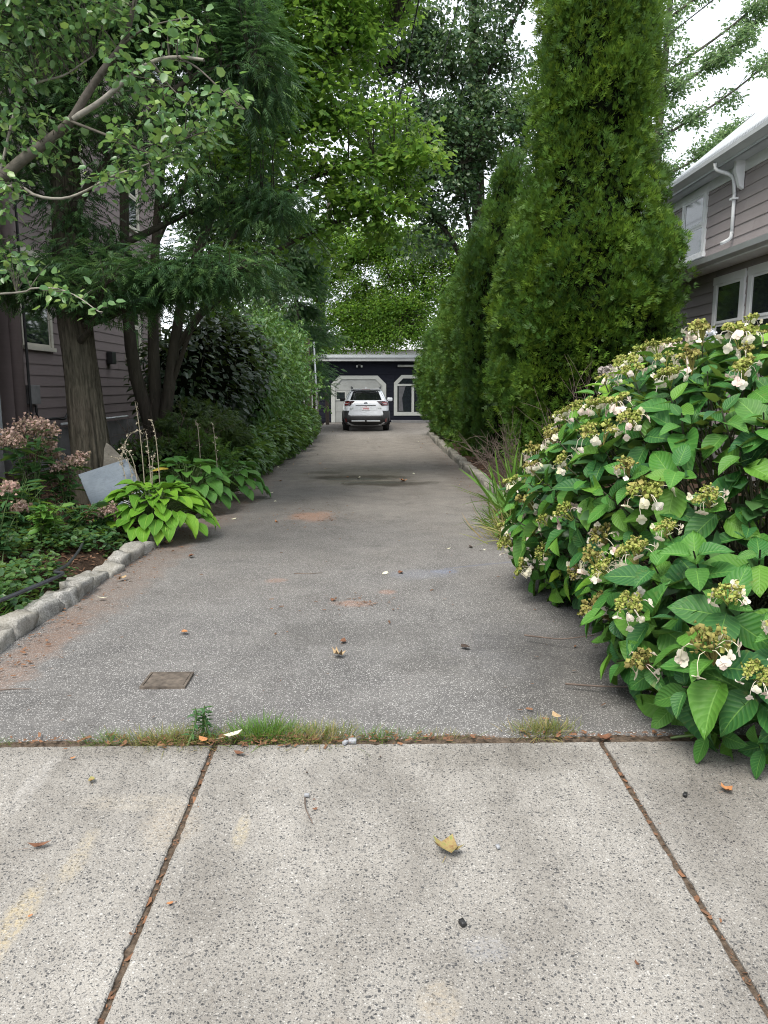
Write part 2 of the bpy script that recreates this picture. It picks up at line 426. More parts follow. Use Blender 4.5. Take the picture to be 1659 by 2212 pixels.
    n = t.noise(p, 28, 6, 0.7); n2 = t.noise(p, 1.6, 4)
    c = t.ramp(n, [(0.3, (0.022, 0.015, 0.011)), (0.55, (0.065, 0.040, 0.027)), (0.8, (0.15, 0.085, 0.05))])
    c = t.mix(t.math('MULTIPLY_ADD', n2, 1.5, -0.5, clamp=True), c, (0.045, 0.032, 0.022))
    x, y, z = t.sep(p)
    out = t.math('MULTIPLY_ADD', t.math('ABSOLUTE', x), 0.35, -3.0, clamp=True)
    c = t.mix(out, c, t.ramp(t.noise(p, 9, 5), [(0.3, (0.03, 0.05, 0.015)), (0.7, (0.07, 0.10, 0.03))]))
    M['soil'] = t.done(c, 0.95, t.bump(n, 0.9, 0.03), spec=0.15)
    M['dirt'] = plain("joint_dirt", (0.115, 0.088, 0.066), 0.95, var=0.4, sc=60, bump=0.8, spec=0.1)
    return M

G = ground_mats()
M = {}
# leaves
M['thuja'] = leaf_mat("arborvitae_leaf", [(0.012, 0.038, 0.008), (0.034, 0.090, 0.012), (0.078, 0.160, 0.018), (0.18, 0.29, 0.030)], 0.25, 0.55, 0.3, patch=0.5, psc=1.6)
M['thuja_dull'] = leaf_mat("arborvitae_hedge_leaf", [(0.010, 0.036, 0.012), (0.030, 0.085, 0.016), (0.065, 0.145, 0.022), (0.15, 0.25, 0.034)], 0.22, 0.55, 0.3, patch=0.5, psc=1.4)
M['cypress'] = leaf_mat("cypress_leaf", [(0.020, 0.055, 0.026), (0.038, 0.096, 0.038), (0.068, 0.145, 0.044), (0.12, 0.20, 0.048)], 0.32, 0.5, 0.45, tcol=(0.16, 0.32, 0.09))
M['maple'] = leaf_mat("yellow_green_maple_leaf", [(0.055, 0.145, 0.026), (0.095, 0.215, 0.034), (0.145, 0.28, 0.042), (0.25, 0.34, 0.05)], 0.5, 0.40, 0.5, tcol=(0.30, 0.48, 0.07))  # bright yellow green is the leaf's own colour
M['backmaple'] = leaf_mat("dark_maple_leaf", [(0.028, 0.066, 0.034), (0.045, 0.095, 0.045), (0.07, 0.125, 0.055), (0.11, 0.14, 0.05)], 0.34, 0.38, 0.55, tcol=(0.16, 0.28, 0.07))
M['yellowmaple'] = leaf_mat("yellowing_maple_leaf", [(0.045, 0.12, 0.024), (0.08, 0.19, 0.03), (0.12, 0.235, 0.035), (0.19, 0.26, 0.04)], 0.6, 0.45, 0.35, tcol=(0.32, 0.50, 0.06))
M['locust'] = leaf_mat("pale_locust_leaf", [(0.06, 0.14, 0.06), (0.09, 0.18, 0.075), (0.13, 0.21, 0.10), (0.18, 0.22, 0.13)], 0.6, 0.5, 0.4, tcol=(0.36, 0.52, 0.22))  # light green is this tree's own leaf colour
M['crab'] = leaf_mat("crabapple_leaf", [(0.06, 0.15, 0.055), (0.10, 0.215, 0.08), (0.16, 0.29, 0.11), (0.29, 0.39, 0.10)], 0.38, 0.33, 0.7, tcol=(0.25, 0.42, 0.08), patch=0.15)
M['rhodo'] = leaf_mat("rhododendron_leaf", [(0.012, 0.030, 0.018), (0.020, 0.046, 0.024), (0.032, 0.065, 0.028), (0.05, 0.085, 0.03)], 0.12, 0.36, 0.6)
M['vine'] = leaf_mat("vine_leaf", [(0.035, 0.105, 0.034), (0.06, 0.155, 0.040), (0.10, 0.215, 0.05), (0.17, 0.28, 0.055)], 0.32, 0.38, 0.55, tcol=(0.22, 0.36, 0.05))
M['pachy'] = leaf_mat("ground_cover_leaf", [(0.035, 0.105, 0.034), (0.06, 0.15, 0.040), (0.09, 0.195, 0.045), (0.15, 0.25, 0.07)], 0.28, 0.36, 0.6)
M['yew'] = leaf_mat("yew_needle", [(0.016, 0.036, 0.012), (0.028, 0.06, 0.016), (0.05, 0.095, 0.02), (0.09, 0.14, 0.028)], 0.2, 0.5, 0.35)
M['ivy'] = leaf_mat("creeper_leaf", [(0.022, 0.070, 0.030), (0.035, 0.095, 0.035), (0.06, 0.13, 0.04), (0.11, 0.18, 0.05)], 0.25, 0.4, 0.5)
M['joe'] = leaf_mat("dark_perennial_leaf", [(0.022, 0.075, 0.032), (0.034, 0.10, 0.036), (0.05, 0.125, 0.04), (0.075, 0.155, 0.045)], 0.25, 0.42, 0.5)
M['weed'] = leaf_mat("bright_weed_leaf", [(0.05, 0.15, 0.03), (0.075, 0.19, 0.035), (0.11, 0.23, 0.04), (0.15, 0.27, 0.05)], 0.3, 0.42, 0.45)
M['grass'] = leaf_mat("grass_blade", [(0.035, 0.10, 0.018), (0.06, 0.15, 0.02), (0.10, 0.20, 0.03), (0.19, 0.22, 0.06)], 0.3, 0.5, 0.35)
M['grass_dry'] = leaf_mat("drying_grass_blade", [(0.07, 0.13, 0.025), (0.13, 0.17, 0.04), (0.26, 0.21, 0.09), (0.38, 0.25, 0.13)], 0.25, 0.6, 0.3)
M['needle'] = leaf_mat("fallen_needles", [(0.075, 0.042, 0.028), (0.13, 0.068, 0.040), (0.20, 0.10, 0.055), (0.10, 0.065, 0.045)], 0.05, 0.8, 0.2)
M['chips'] = leaf_mat("mulch_chip", [(0.05, 0.03, 0.02), (0.11, 0.058, 0.035), (0.18, 0.10, 0.06), (0.075, 0.05, 0.038)], 0.0, 0.85, 0.2)
M['hydr'] = big_leaf_mat("hydrangea_leaf", [(0.018, 0.085, 0.030), (0.030, 0.130, 0.030), (0.055, 0.185, 0.030), (0.110, 0.255, 0.034), (0.040, 0.140, 0.030), (0.020, 0.095, 0.030)], (0.20, 0.40, 0.09))
M['hydr_new'] = big_leaf_mat("young_hydrangea_leaf", [(0.10, 0.27, 0.03), (0.15, 0.33, 0.03), (0.24, 0.36, 0.03)], (0.3, 0.45, 0.10))
M['hydr_brown'] = big_leaf_mat("withered_hydrangea_leaf", [(0.16, 0.075, 0.03), (0.26, 0.14, 0.06), (0.20, 0.17, 0.04)], (0.3, 0.2, 0.1), rough=0.7)
M['hosta'] = big_leaf_mat("bright_hosta_leaf", [(0.075, 0.22, 0.022), (0.13, 0.32, 0.026), (0.21, 0.42, 0.04)], (0.34, 0.52, 0.10), veins='long', trans=0.2, rough=0.55, spec=.25, edge=(0.28, .44, .12))
M['hosta_dark'] = big_leaf_mat("green_hosta_leaf", [(0.055, 0.175, 0.04), (0.08, 0.22, 0.045), (0.11, 0.27, 0.05)], (0.16, 0.32, 0.08), veins='long', trans=0.2, rough=0.45)
M['hosta_yellow'] = big_leaf_mat("yellowed_hosta_leaf", [(0.52, 0.42, 0.05), (0.60, 0.47, 0.10)], (0.65, 0.55, 0.2), veins='long')
# flowers, stems
M['petal'] = leaf_mat("hydrangea_petal", [(0.76, 0.72, 0.52), (0.84, 0.80, 0.68), (0.84, 0.76, 0.66), (0.78, 0.58, 0.56), (0.85, 0.82, 0.74), (0.76, 0.74, 0.48)], 0.3, 0.6, 0.3, tcol=(0.75, 0.65, 0.5), patch=0.0)
M['petal_white'] = leaf_mat("fresh_white_petal", [(0.70, 0.72, 0.80), (0.80, 0.80, 0.84), (0.74, 0.76, 0.86)], 0.3, 0.6, 0.3, tcol=(0.7, 0.7, 0.75), patch=0.0)
M['buds'] = leaf_mat("hydrangea_bud", [(0.16, 0.22, 0.04), (0.24, 0.28, 0.06), (0.34, 0.36, 0.10), (0.30, 0.26, 0.09)], 0.1, 0.7, 0.2, patch=0.0)
M['buds_brown'] = leaf_mat("browning_hydrangea_bud", [(0.17, 0.14, 0.05), (0.26, 0.23, 0.07), (0.27, 0.29, 0.08)], 0.1, 0.7, 0.2, patch=0.0)
M['dryhead'] = leaf_mat("dried_flower", [(0.23, 0.20, 0.19), (0.32, 0.28, 0.27), (0.42, 0.37, 0.36)], 0.1, 0.8, 0.2, patch=0.0)
M['pinkhead'] = leaf_mat("faded_pink_flower", [(0.24, 0.14, 0.12), (0.36, 0.24, 0.21), (0.46, 0.33, 0.29), (0.30, 0.23, 0.16)], 0.2, 0.8, 0.2, patch=0.0)
M['stem'] = plain("green_stem", (0.10, 0.16, 0.05), 0.6)
M['stem_dark'] = plain("dull_green_woody_stem", (0.05, 0.055, 0.028), 0.85, var=0.3)
M['stem_brown'] = plain("woody_stem", (0.10, 0.065, 0.04), 0.85, var=0.3)
M['stem_pale'] = plain("dry_pale_stalk", (0.46, 0.40, 0.30), 0.8, var=0.2)
M['dead'] = plain("dead_twig", (0.14, 0.105, 0.085), 0.9, var=0.3)
M['bark'] = bark_mat("furrowed_bark", (0.022, 0.018, 0.014), (0.160, 0.138, 0.108), (34, 34, 5.0))
M['bark_dark'] = bark_mat("dark_bark", (0.022, 0.018, 0.015), (0.075, 0.062, 0.052), (18, 18, 3))
M['bark_pale'] = bark_mat("pale_grey_bark", (0.18, 0.165, 0.145), (0.36, 0.34, 0.30), (12, 12, 12), 0.4)
M['bark_crab'] = bark_mat("grey_brown_bark", (0.055, 0.048, 0.042), (0.15, 0.13, 0.115), (12, 12, 12), 0.5)
M['core'] = plain("crown_shade_fill", (0.008, 0.011, 0.006), 1.0, var=0.5, sc=5, spec=0.0)  # near-black filler inside crowns and shrubs; shade of the gaps put into colour
# stone, built things
def granite(name, a, b):
    t = NT(name); p = t.obj(); r = t.rnd()
    pp = t.mapping(t.pos(), (1, 1, 1))
    n = t.noise(pp, 90, 4, 0.7); n2 = t.noise(pp, 7, 5, 0.6)
    c = t.ramp(n, [(0.35, a), (0.62, b)])
    c = t.mix(t.math('MULTIPLY_ADD', n2, 2.4, -0.9, clamp=True), c, (0.10, 0.095, 0.075))
    c = t.mix(t.math('MULTIPLY', r, 0.35), c, (0.36, 0.33, 0.28))
    return t.done(c, 0.85, t.bump(t.noise(pp, 45, 6, 0.7), 0.7, 0.012), spec=0.3)
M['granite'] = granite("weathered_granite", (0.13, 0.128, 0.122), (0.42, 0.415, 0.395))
M['granite_dark'] = granite("dark_mossy_granite", (0.10, 0.10, 0.085), (0.30, 0.285, 0.25))  # darker, more olive tone than the other granite
def slate(name, a, b, vein):
    t = NT(name); p = t.obj()
    n = t.noise(p, 6, 6, 0.6, 0.8); v = t.noise(t.mapping(p, (2, 2, 7)), 2.5, 5, 0.6, 1.5)
    c = t.ramp(n, [(0.3, a), (0.7, b)])
    c = t.mix(t.math('MULTIPLY', t.math('MULTIPLY_ADD', t.math('ABSOLUTE', t.math('SUBTRACT', v, 0.5)), -30.0, 1.0, clamp=True), 0.35), c, vein)
    return t.done(c, 0.7, t.bump(n, 0.25, 0.01), spec=0.35)
M['bluestone'] = slate("bluestone", (0.15, 0.185, 0.225), (0.215, 0.255, 0.295), (0.10, 0.12, 0.145))
M['brownslate'] = slate("brown_grey_slate", (0.13, 0.12, 0.10), (0.20, 0.185, 0.155), (0.34, 0.31, 0.26))
M['paverstone'] = plain("pale_stone", (0.46, 0.47, 0.49), 0.8, var=.2, sc=9, bump=.4)
M['tan_edge'] = plain("tan_stone_edge", (0.46, 0.36, 0.22), 0.8, var=0.15)
M['brick'] = plain("broken_brick", (0.20, 0.085, 0.055), 0.9, var=0.3, bump=0.5)
def board_mat(name, a, b, bump=0.25):
    t = NT(name); p = t.pos(); r = t.rnd()
    g = t.noise(t.mapping(p, (3, 3, 40)), 1.0, 5, 0.6); sh = t.noise(p, 2.5, 4)
    x, y, z = t.sep(p)
    c = t.mix(g, a, b); c = t.mix(t.math('MULTIPLY', sh, 0.35), c, t.mix(1.0, c, (0.6, 0.58, 0.56), 'MULTIPLY'))
    c = t.mix(t.math('MULTIPLY', r, 0.22), c, t.mix(1.0, c, (0.72, 0.70, 0.72), 'MULTIPLY'))
    return t.done(c, 0.75, t.bump(g, bump, 0.006), spec=0.3)
M['mauve'] = board_mat("mauve_painted_siding", (0.225, 0.180, 0.178), (0.285, 0.232, 0.228))
M['taupe'] = board_mat("taupe_shingle_siding", (0.335, 0.298, 0.302), (0.41, 0.37, 0.372))
M['navy'] = board_mat("navy_painted_boards", (0.005, 0.006, 0.014), (0.008, 0.010, 0.022))
M['plank'] = board_mat("weathered_fence_plank", (0.055, 0.042, 0.033), (0.12, 0.095, 0.075), 0.5)
M['white'] = plain("white_trim_paint", (0.80, 0.82, 0.84), 0.5, var=0.05, sc=3)
M['cream'] = plain("cream_trim_paint", (0.60, 0.56, 0.48), 0.55, var=0.08, sc=3)
M['garage_white'] = plain("dull_white_paint", (0.50, 0.51, 0.48), 0.6, var=0.06, sc=2.5)
M['door_grey'] = plain("dull_grey_door_paint", (0.36, 0.37, 0.355), 0.6, var=0.10, sc=2.5)
M['fascia'] = plain("grey_white_fascia", (0.40, 0.405, 0.41), 0.6, var=0.08, sc=2)
M['gutter'] = plain("grey_gutter", (0.50, 0.53, 0.55), 0.45, var=0.08, sc=3)
M['foundation'] = plain("grey_foundation", (0.22, 0.215, 0.215), 0.9, var=0.2, sc=4, bump=0.4)
M['dark'] = plain("dark_interior", (0.012, 0.012, 0.014), 0.9, var=0.2)
M['curtain'] = plain("grey_curtain", (0.13, 0.13, 0.14), 0.9, var=0.15)
M['black_plastic'] = plain("black_plastic", (0.018, 0.018, 0.019), 0.55, var=0.2)
M['hose'] = plain("black_rubber_hose", (0.035, 0.038, 0.045), 0.42, var=0.2)
M['rubber'] = plain("tyre_rubber", (0.016, 0.016, 0.017), 0.8, var=0.2)
M['rust'] = plain("rusty_iron", (0.135, 0.112, 0.092), 0.8, metal=0.3, var=0.35, sc=25, bump=0.4)
M['galv'] = plain("galvanised_metal", (0.55, 0.57, 0.58), 0.4, metal=0.6, var=0.1, sc=6)
M['pole_wood'] = bark_mat("grey_pole_wood", (0.06, 0.045, 0.035), (0.15, 0.115, 0.09), (20, 20, 2))
t = NT("grey_roof_shingle"); p = t.pos(); r = t.rnd()
M['roof'] = t.done(t.mix(t.noise(p, 30, 4, 0.7), t.ramp(r, [(0, (0.34, 0.37, 0.40)), (1, (0.44, 0.47, 0.50))]), t.ramp(t.noise(t.mapping(p, (3, 6, 3)), 1, 2), [(0.35, (0.30, 0.32, 0.345)), (0.65, (0.50, 0.52, 0.54))])), 0.9, t.bump(t.noise(p, 150, 3), 0.4, 0.004))
t = NT("window_glass"); M['glass'] = t.done((0.02, 0.024, 0.03), 0.04, spec=0.9, **{"Transmission Weight": 0.0, "Coat Weight": 0.3})
t = NT("pale_window_glass"); M['glass_sky'] = t.done((0.10, 0.13, 0.15), 0.05, spec=1.0)
t = NT("grey_window_glass"); M['glass_mid'] = t.done((0.05, 0.062, 0.07), 0.05, spec=0.9)
t = NT("white_car_paint"); M['carpaint'] = t.done((0.66, 0.68, 0.71), 0.28, spec=0.5, **{"Coat Weight": 0.7, "Coat Roughness": 0.08})
t = NT("tinted_car_glass"); M['carglass'] = t.done((0.008, 0.009, 0.010), 0.05, spec=0.8)
t = NT("red_lamp_lens"); M['lens'] = t.done((0.16, 0.012, 0.014), 0.12, spec=0.7)
t = NT("clear_lamp_lens"); M['lens_white'] = t.done((0.62, 0.58, 0.58), 0.15, spec=0.7)
t = NT("dark_lamp_lens"); M['lens_dark'] = t.done((0.03, 0.008, 0.010), 0.1, spec=0.7)
M['silver'] = plain("silver_trim", (0.62, 0.64, 0.66), 0.3, metal=0.7, var=0.04)
M['plate'] = plain("licence_plate_white", (0.72, 0.70, 0.72), 0.5, var=0.03)
M['plate_red'] = plain("plate_lettering_red", (0.42, 0.06, 0.07), 0.5)
M['emblem'] = plain("dark_blue_emblem", (0.03, 0.04, 0.09), 0.25, metal=0.3)
M['wire'] = plain("black_cable", (0.012, 0.012, 0.013), 0.6)
M['teal'] = plain("teal_plastic", (0.02, 0.22, 0.20), 0.5)
M['rock'] = plain("small_grey_stone", (0.30, 0.31, 0.33), 0.8, var=0.2, sc=40)
def dead_leaf(name, cols):
    t = NT(name); n = t.noise(t.pos(), 60, 4, 0.6)
    return t.done(t.ramp(n, [(0.3 + 0.4*i/(len(cols)-1), c) for i, c in enumerate(cols)]), 0.75, spec=0.25)
M['leaf_green_brown'] = dead_leaf("green_brown_fallen_leaf", [(0.14, 0.062, 0.03), (0.26, 0.20, 0.085), (0.13, 0.18, 0.045)])
M['leaf_tan'] = dead_leaf("tan_fallen_leaf", [(0.26, 0.17, 0.09), (0.46, 0.35, 0.21)])
M['leaf_brown'] = dead_leaf("brown_fallen_leaf", [(0.09, 0.042, 0.026), (0.19, 0.09, 0.05)])
M['leaf_cream'] = dead_leaf("cream_fallen_leaf", [(0.52, 0.50, 0.36), (0.66, 0.63, 0.48)])
M['leaf_orange'] = dead_leaf("orange_fallen_leaf", [(0.28, 0.11, 0.045), (0.42, 0.21, 0.09)])
M['leaf_dark'] = dead_leaf("dark_fallen_leaf", [(0.03, 0.022, 0.018), (0.07, 0.05, 0.04)])
# ------------------------------------------------------------------ the setting: ground, driveway, pavement, street
gx = np.unique(np.concatenate([np.linspace(-9, 9, 136), [-300, -150, -80, -50, -35, -25, -18, -14, -11.5, 11.5, 14, 18, 25, 35, 50, 80, 150, 300]]))
gy = np.unique(np.concatenate([np.linspace(-1.5, 16, 150), np.linspace(16.3, 45, 60), [-300, -150, -80, -40, -25, -15, -12.1, -12, 50, 60, 75, 100, 150, 250, 400]]))
XX, YY = np.meshgrid(gx, gy)
ZZ = bed(XX, YY)
inner = (np.abs(XX) < 9) & (YY > 3.2) & (YY < 45)
ZZ = ZZ + inner * 0.012 * noise3(np.stack([XX, YY, XX*0], -1) * 1.5, 3)
cor = (XX > XL - 0.05) & (XX < xr(YY) + 0.05) & (YY > -20) & (YY < 37)
ZZ = np.where(cor, gz(YY) - 0.075, ZZ)
ZZ = np.where((YY > -12.05) & (YY < -0.9), -0.30, ZZ)
ny, nx = XX.shape
idx = np.arange(ny * nx).reshape(ny, nx)
gf = np.stack([idx[:-1, :-1], idx[:-1, 1:], idx[1:, 1:], idx[1:, :-1]], -1).reshape(-1, 4)
tag(link("ground", np_mesh("ground", np.stack([XX, YY, ZZ], -1).reshape(-1, 3), gf, G['soil'], True)), "dark mulched earth of the planting beds and the plots around the houses", kind="structure")

NC = 81; dy = np.concatenate([[3.095, 3.13, 3.18], np.linspace(3.26, 36.5, 150)]); du = np.linspace(0, 1, NC)
DX = XL + (xr(dy)[:, None] - XL) * du[None, :]; DY = np.repeat(dy[:, None], NC, 1)
DZ = gz(DY) + 0.012 * noise3(np.stack([DX*0.7, DY*0.4, DX*0], -1), 5, 2) * np.clip((DY - 3.1) * 2, 0, 1)
DX = DX + (du[None, :] > 0.99) * 0.05 * noise3(np.stack([DY*2, DY*0, DY*0], -1), 6) + (du[None, :] < 0.01) * 0.03 * noise3(np.stack([DY*2, DY*0, DY*0], -1), 7)
DY[0] += 0.022 * noise3(np.stack([DX[0]*6, DX[0]*0, DX[0]*0], -1), 8, 4); DZ[0] -= .012
di = np.arange(len(dy)*NC).reshape(len(dy), NC)
df = np.stack([di[:-1, :-1], di[:-1, 1:], di[1:, 1:], di[1:, :-1]], -1).reshape(-1, 4)
drive = tag(link("driveway", np_mesh("driveway", np.stack([DX, DY, DZ], -1).reshape(-1, 3), df, G['asphalt'], True)), "worn grey asphalt driveway running back to the garage", kind="structure")

walk = tag(empty("pavement", (0, 0, 0)), "exposed aggregate concrete pavement with dirty joints", kind="structure")
XS = [-5.55, -3.95, -2.31, -0.665, 0.985, 2.62, 4.25, 5.9]
for row, (ya, yb) in enumerate(((1.28, 3.03), (-0.28, 1.255))):
    for a, b in zip(XS[:-1], XS[1:]):
        x0, x1 = a + 0.009, b - 0.009; out = []
        jr = np.random.default_rng(int(1000 + a*100 + row*7)); nj = 70
        def side(p, q):
            u = np.linspace(0, 1, nj, endpoint=False)[:, None]; P = np.array(p)*(1 - u) + np.array(q)*u; d = norm(np.array(q) - np.array(p)); nrm = np.array([-d[1], d[0]])
            w = .0016*jr.normal(size=nj) + .003*np.abs(noise3(np.stack([P[:, 0]*9, P[:, 1]*9, P[:, 0]*0], -1), 77, 3)); chip = jr.random(nj) < .03; w = w + chip*jr.uniform(.004, .010, nj)
            return P + nrm*np.clip(w, 0, .02)[:, None]
        O_ = np.concatenate([side((x0, ya), (x1, ya)), side((x1, ya), (x1, yb)), side((x1, yb), (x0, yb)), side((x0, yb), (x0, ya))])
        cen = O_.mean(0); I_ = O_ + norm(cen - O_)*.006; n_ = len(O_); zt = lambda P: -0.024*(3.05 - P[:, 1])
        bb = MB(); bb.add(np.concatenate([np.c_[I_, zt(I_)], np.c_[O_, zt(O_) - .005], np.c_[O_, zt(O_) - .09]]).tolist(), [tuple(range(n_))] + [(k + n_, (k+1) % n_ + n_, (k+1) % n_, k) for k in range(n_)] + [(k + 2*n_, (k+1) % n_ + 2*n_, (k+1) % n_ + n_, k + n_) for k in range(n_)])
        bb.build("concrete_slab", G['concrete'], walk)
jb = MB(); jb.add([(-5.5, -0.27, -.0797-.011), (5.9, -0.27, -.0797-.011), (5.9, 3.16, -.010), (-5.5, 3.16, -.010)], [(0, 1, 2, 3)])
jb.build("joint_dirt", G['dirt'], walk)
kb = MB(); kb.box(-30, 30, -0.46, -0.295, -0.5, -0.085)
tag(kb.build("street_kerb", M['granite'], bevel=0.012), "granite kerb between the pavement and the street", kind="structure")
sb = MB(); sb.add([(-60, -12, -0.22), (60, -12, -0.22), (60, -0.45, -0.22), (-60, -0.45, -0.22)], [(0, 1, 2, 3)])
tag(sb.build("street", G['street']), "dark asphalt street behind the camera", kind="structure")

# ------------------------------------------------------------------ kerb stones of the driveway
def rock_mesh(name, lx, ly, lz, seed, mat, amp=0.14, cuts=4):
    import bmesh
    bm = bmesh.new(); bmesh.ops.create_cube(bm, size=1.0)
    bmesh.ops.subdivide_edges(bm, edges=bm.edges, cuts=cuts, use_grid_fill=True)
    P = np.array([v.co for v in bm.verts])
    r = np.linalg.norm(P, axis=1, keepdims=True); box = P.copy()
    sph = P / r * 0.60
    Q = box * 0.92 + sph * 0.08
    Q = Q * np.array([lx, ly, lz])
    nn = norm(P)
    Q += nn * (noise3(P * 4.0, seed, 3) * amp * min(lx, ly, lz))[:, None]
    for v, q in zip(bm.verts, Q): v.co = q
    me = bpy.data.meshes.new(name); bm.to_mesh(me); bm.free()
    for p in me.polygons: p.use_smooth = True
    me.materials.append(mat)
    return me

rng = np.random.default_rng(11)
kerbl = tag(empty("granite_kerb", (XL, 3.2, 0)), "row of rough grey granite kerb stones along the left flower bed", "kerb")
y = 3.22
sizes = [0.34, 0.30, 0.27, 0.33, 0.29, 0.36, 0.24, 0.31, 0.38, 0.30, 0.26, 0.34, 0.30, 0.33, 0.28, 0.36]
for i, L in enumerate(sizes):
    hgt = rng.uniform(0.15, 0.22)
    me = rock_mesh("kerb_stone", 0.15 + rng.uniform(-.03, .05), L * 0.95, hgt, 40 + i, M['granite'], .15)
    gap = 0.10 if i == 13 else 0.0
    o = link("kerb_stone", me, kerbl, (-0.03 + rng.uniform(-.02, .02) + 0.03*math.sin(y*1.1), y + L/2 - 3.2, gz(y) + hgt*0.5 - 0.095 + rng.uniform(-.02, .02)), (rng.uniform(-.10, .10), rng.uniform(-.16, .16), rng.uniform(-.14, .14)))
    y += L + gap
kerbr = tag(empty("stone_kerb", (1.9, 9.6, 0)), "row of dark mossy kerb stones along the right side of the driveway", "kerb")
y = 9.7
for i in range(34):
    L = rng.uniform(0.42, 0.62); hgt = rng.uniform(0.18, 0.23)
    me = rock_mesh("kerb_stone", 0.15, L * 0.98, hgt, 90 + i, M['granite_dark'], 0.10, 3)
    link("kerb_stone", me, kerbr, (xr(y) + 0.08 - 1.9 + rng.uniform(-.02, .02), y + L/2 - 9.6, gz(y) + hgt*0.5 - 0.07), (0, rng.uniform(-.06, .06), rng.uniform(-.05, .05)))
    y += L
    if y > 27.5: break

# ------------------------------------------------------------------ siding helper
def cutspans(a, b, holes):
    spans = [(a, b)]
    for h0, h1 in holes:
        spans = [q for s0, s1 in spans for q in ((s0, min(s1, h0)), (max(s0, h1), s1)) if q[1] - q[0] > 0.02]
    return spans

_board = {}
def unit_board(mat):
    """one clapboard of length 1 and exposure 1: thick at the foot, thin at the top"""
    if mat.name not in _board:
        b = MB(); b.prism([(0.0, -0.06), (0.020, -0.06), (0.020, 0.0), (0.006, 1.0), (0.0, 1.0)], 'y', 0, 1)
        _board[mat.name] = b.mesh("siding_board", mat)
    return _board[mat.name]

def siding(wall, X, face, y0, y1, z0, z1, expo, holes, mat, joints=None, name="siding_board"):
    """courses of boards on a wall of constant X; face=+1 looks towards +X. holes: (y0,y1,z0,z1)"""
    z = z0; k = 0
    while z < z1 - 0.02:
        e = min(expo, z1 - z)
        hs = [(h[0], h[1]) for h in holes if h[2] < z + e - 0.01 and h[3] > z + 0.01]
        for a, b in cutspans(y0, y1, hs):
            segs = [a, b]
            if joints and b - a > joints:
                j = a + ((k * 0.618) % 1.0) * joints * 0.6 + joints * 0.5
                if j < b - 0.3: segs = [a, j, b]
            for s0, s1 in zip(segs[:-1], segs[1:]):
                o = link(name, unit_board(mat), wall, (X, s0 if face > 0 else s1, z), scale=(face, (s1 - s0 - 0.004) * (1 if face > 0 else -1), e))
        z += expo; k += 1

def sash_window(parent, X, face, y0, y1, z0, z1, trim, glass, tw=0.10, split=True, mat_back=None):
    """framed sash window on a wall of constant X"""
    f = face
    w = MB().box(X + f*0.004, X + f*0.014, y0 + tw*.5, y1 - tw*.5, z0 + tw*.5, z1 - tw*.5).build("window", M['dark'], parent)
    MB().box(X + f*0.0, X + f*0.045, y0, y0 + tw, z0, z1).build("window_trim", trim, w)
    MB().box(X + f*0.0, X + f*0.045, y1 - tw, y1, z0, z1).build("window_trim", trim, w)
    MB().box(X + f*0.0, X + f*0.050, y0 - 0.015, y1 + 0.015, z1 - tw, z1 + 0.015).build("window_trim", trim, w)
    MB().box(X + f*0.0, X + f*0.075, y0 - 0.03, y1 + 0.03, z0 - 0.03, z0 + 0.035).build("window_sill", trim, w)
    a, b, c, d = y0 + tw, y1 - tw, z0 + 0.036, z1 - tw
    zm = (c + d) / 2
    s = 0.045
    for (p, q, off) in ((c, zm, 0.016), (zm, d, 0.026)):
        fr = MB()
        fr.box(X + f*off, X + f*(off+.012), a, a + s, p, q); fr.box(X + f*off, X + f*(off+.012), b - s, b, p, q)
        fr.box(X + f*off, X + f*(off+.012), a + s, b - s, p, p + s); fr.box(X + f*off, X + f*(off+.012), a + s, b - s, q - s, q)
        fr.build("sash", trim, w)
        MB().box(X + f*(off+.002), X + f*(off+.006), a + s, b - s, p + s, q - s).build("pane", glass, w)
    return w

# ------------------------------------------------------------------ mauve house on the left
HL = tag(empty("mauve_house", (0, 0, 0)), "mauve clapboard house behind the trees on the left", "house")
XW = -5.4
wl_ = MB().box(XW - 5.0, XW, 11.80, 20.2, 0.45, 8.6).build("wall", M['mauve'], HL)
MB().box(XW - 5.0, XW + 0.03, 11.78, 20.22, -0.3, 0.78).build("foundation", M['foundation'], HL)
holesL = [(12.08, 13.25, 2.10, 3.62), (17.15, 18.3, 2.10, 3.62), (14.2, 15.2, 5.0, 6.5), (17.6, 18.6, 5.0, 6.5)]
siding(wl_, XW, 1, 12.0, 20.2, 0.80, 8.5, 0.178, holesL, M['mauve'], 5.0)
for h in holesL: sash_window(HL, XW, 1, h[0], h[1], h[2], h[3], M['cream'], M['glass'], 0.09)
MB().tube([(XW + 0.02, 11.88, 0.0), (XW + 0.02, 11.88, 8.5)], 0.095, 14).build("corner_post", M['mauve'], HL, smooth=True)
MB().tube([(XW + 0.10, 12.06, 0.7), (XW + 0.10, 12.06, 6.0)], 0.022, 8).build("cable_conduit", M['black_plastic'], HL)
MB().box(XW - 1.2, XW - 0.5, 11.25, 11.80, 0.2, 8.6).build("recess_wall", M['dark'], HL)  # back of the recess; its shade is put into the near-black colour
wn_ = MB().box(XW - 5.0, XW, 5.0, 11.20, 0.45, 8.6).build("wall", M['mauve'], HL)
MB().box(XW - 5.0, XW + 0.03, 4.98, 11.20, -0.3, 0.78).build("foundation", M['foundation'], HL)
siding(wn_, XW, 1, 5.0, 11.20, 0.80, 8.5, 0.178, [], M['mauve'], 5.0)
MB().box(XW - 0.02, XW + 0.035, 11.16, 11.235, 0.75, 8.5).build("corner_board", M['gutter'], HL)
rf = MB(); rf.prism([(XW + 0.5, 8.5), (XW + 0.5, 8.62), (XW - 2.5, 11.3), (XW - 5.5, 8.62), (XW - 5.5, 8.5)], 'y', 4.6, 20.6)
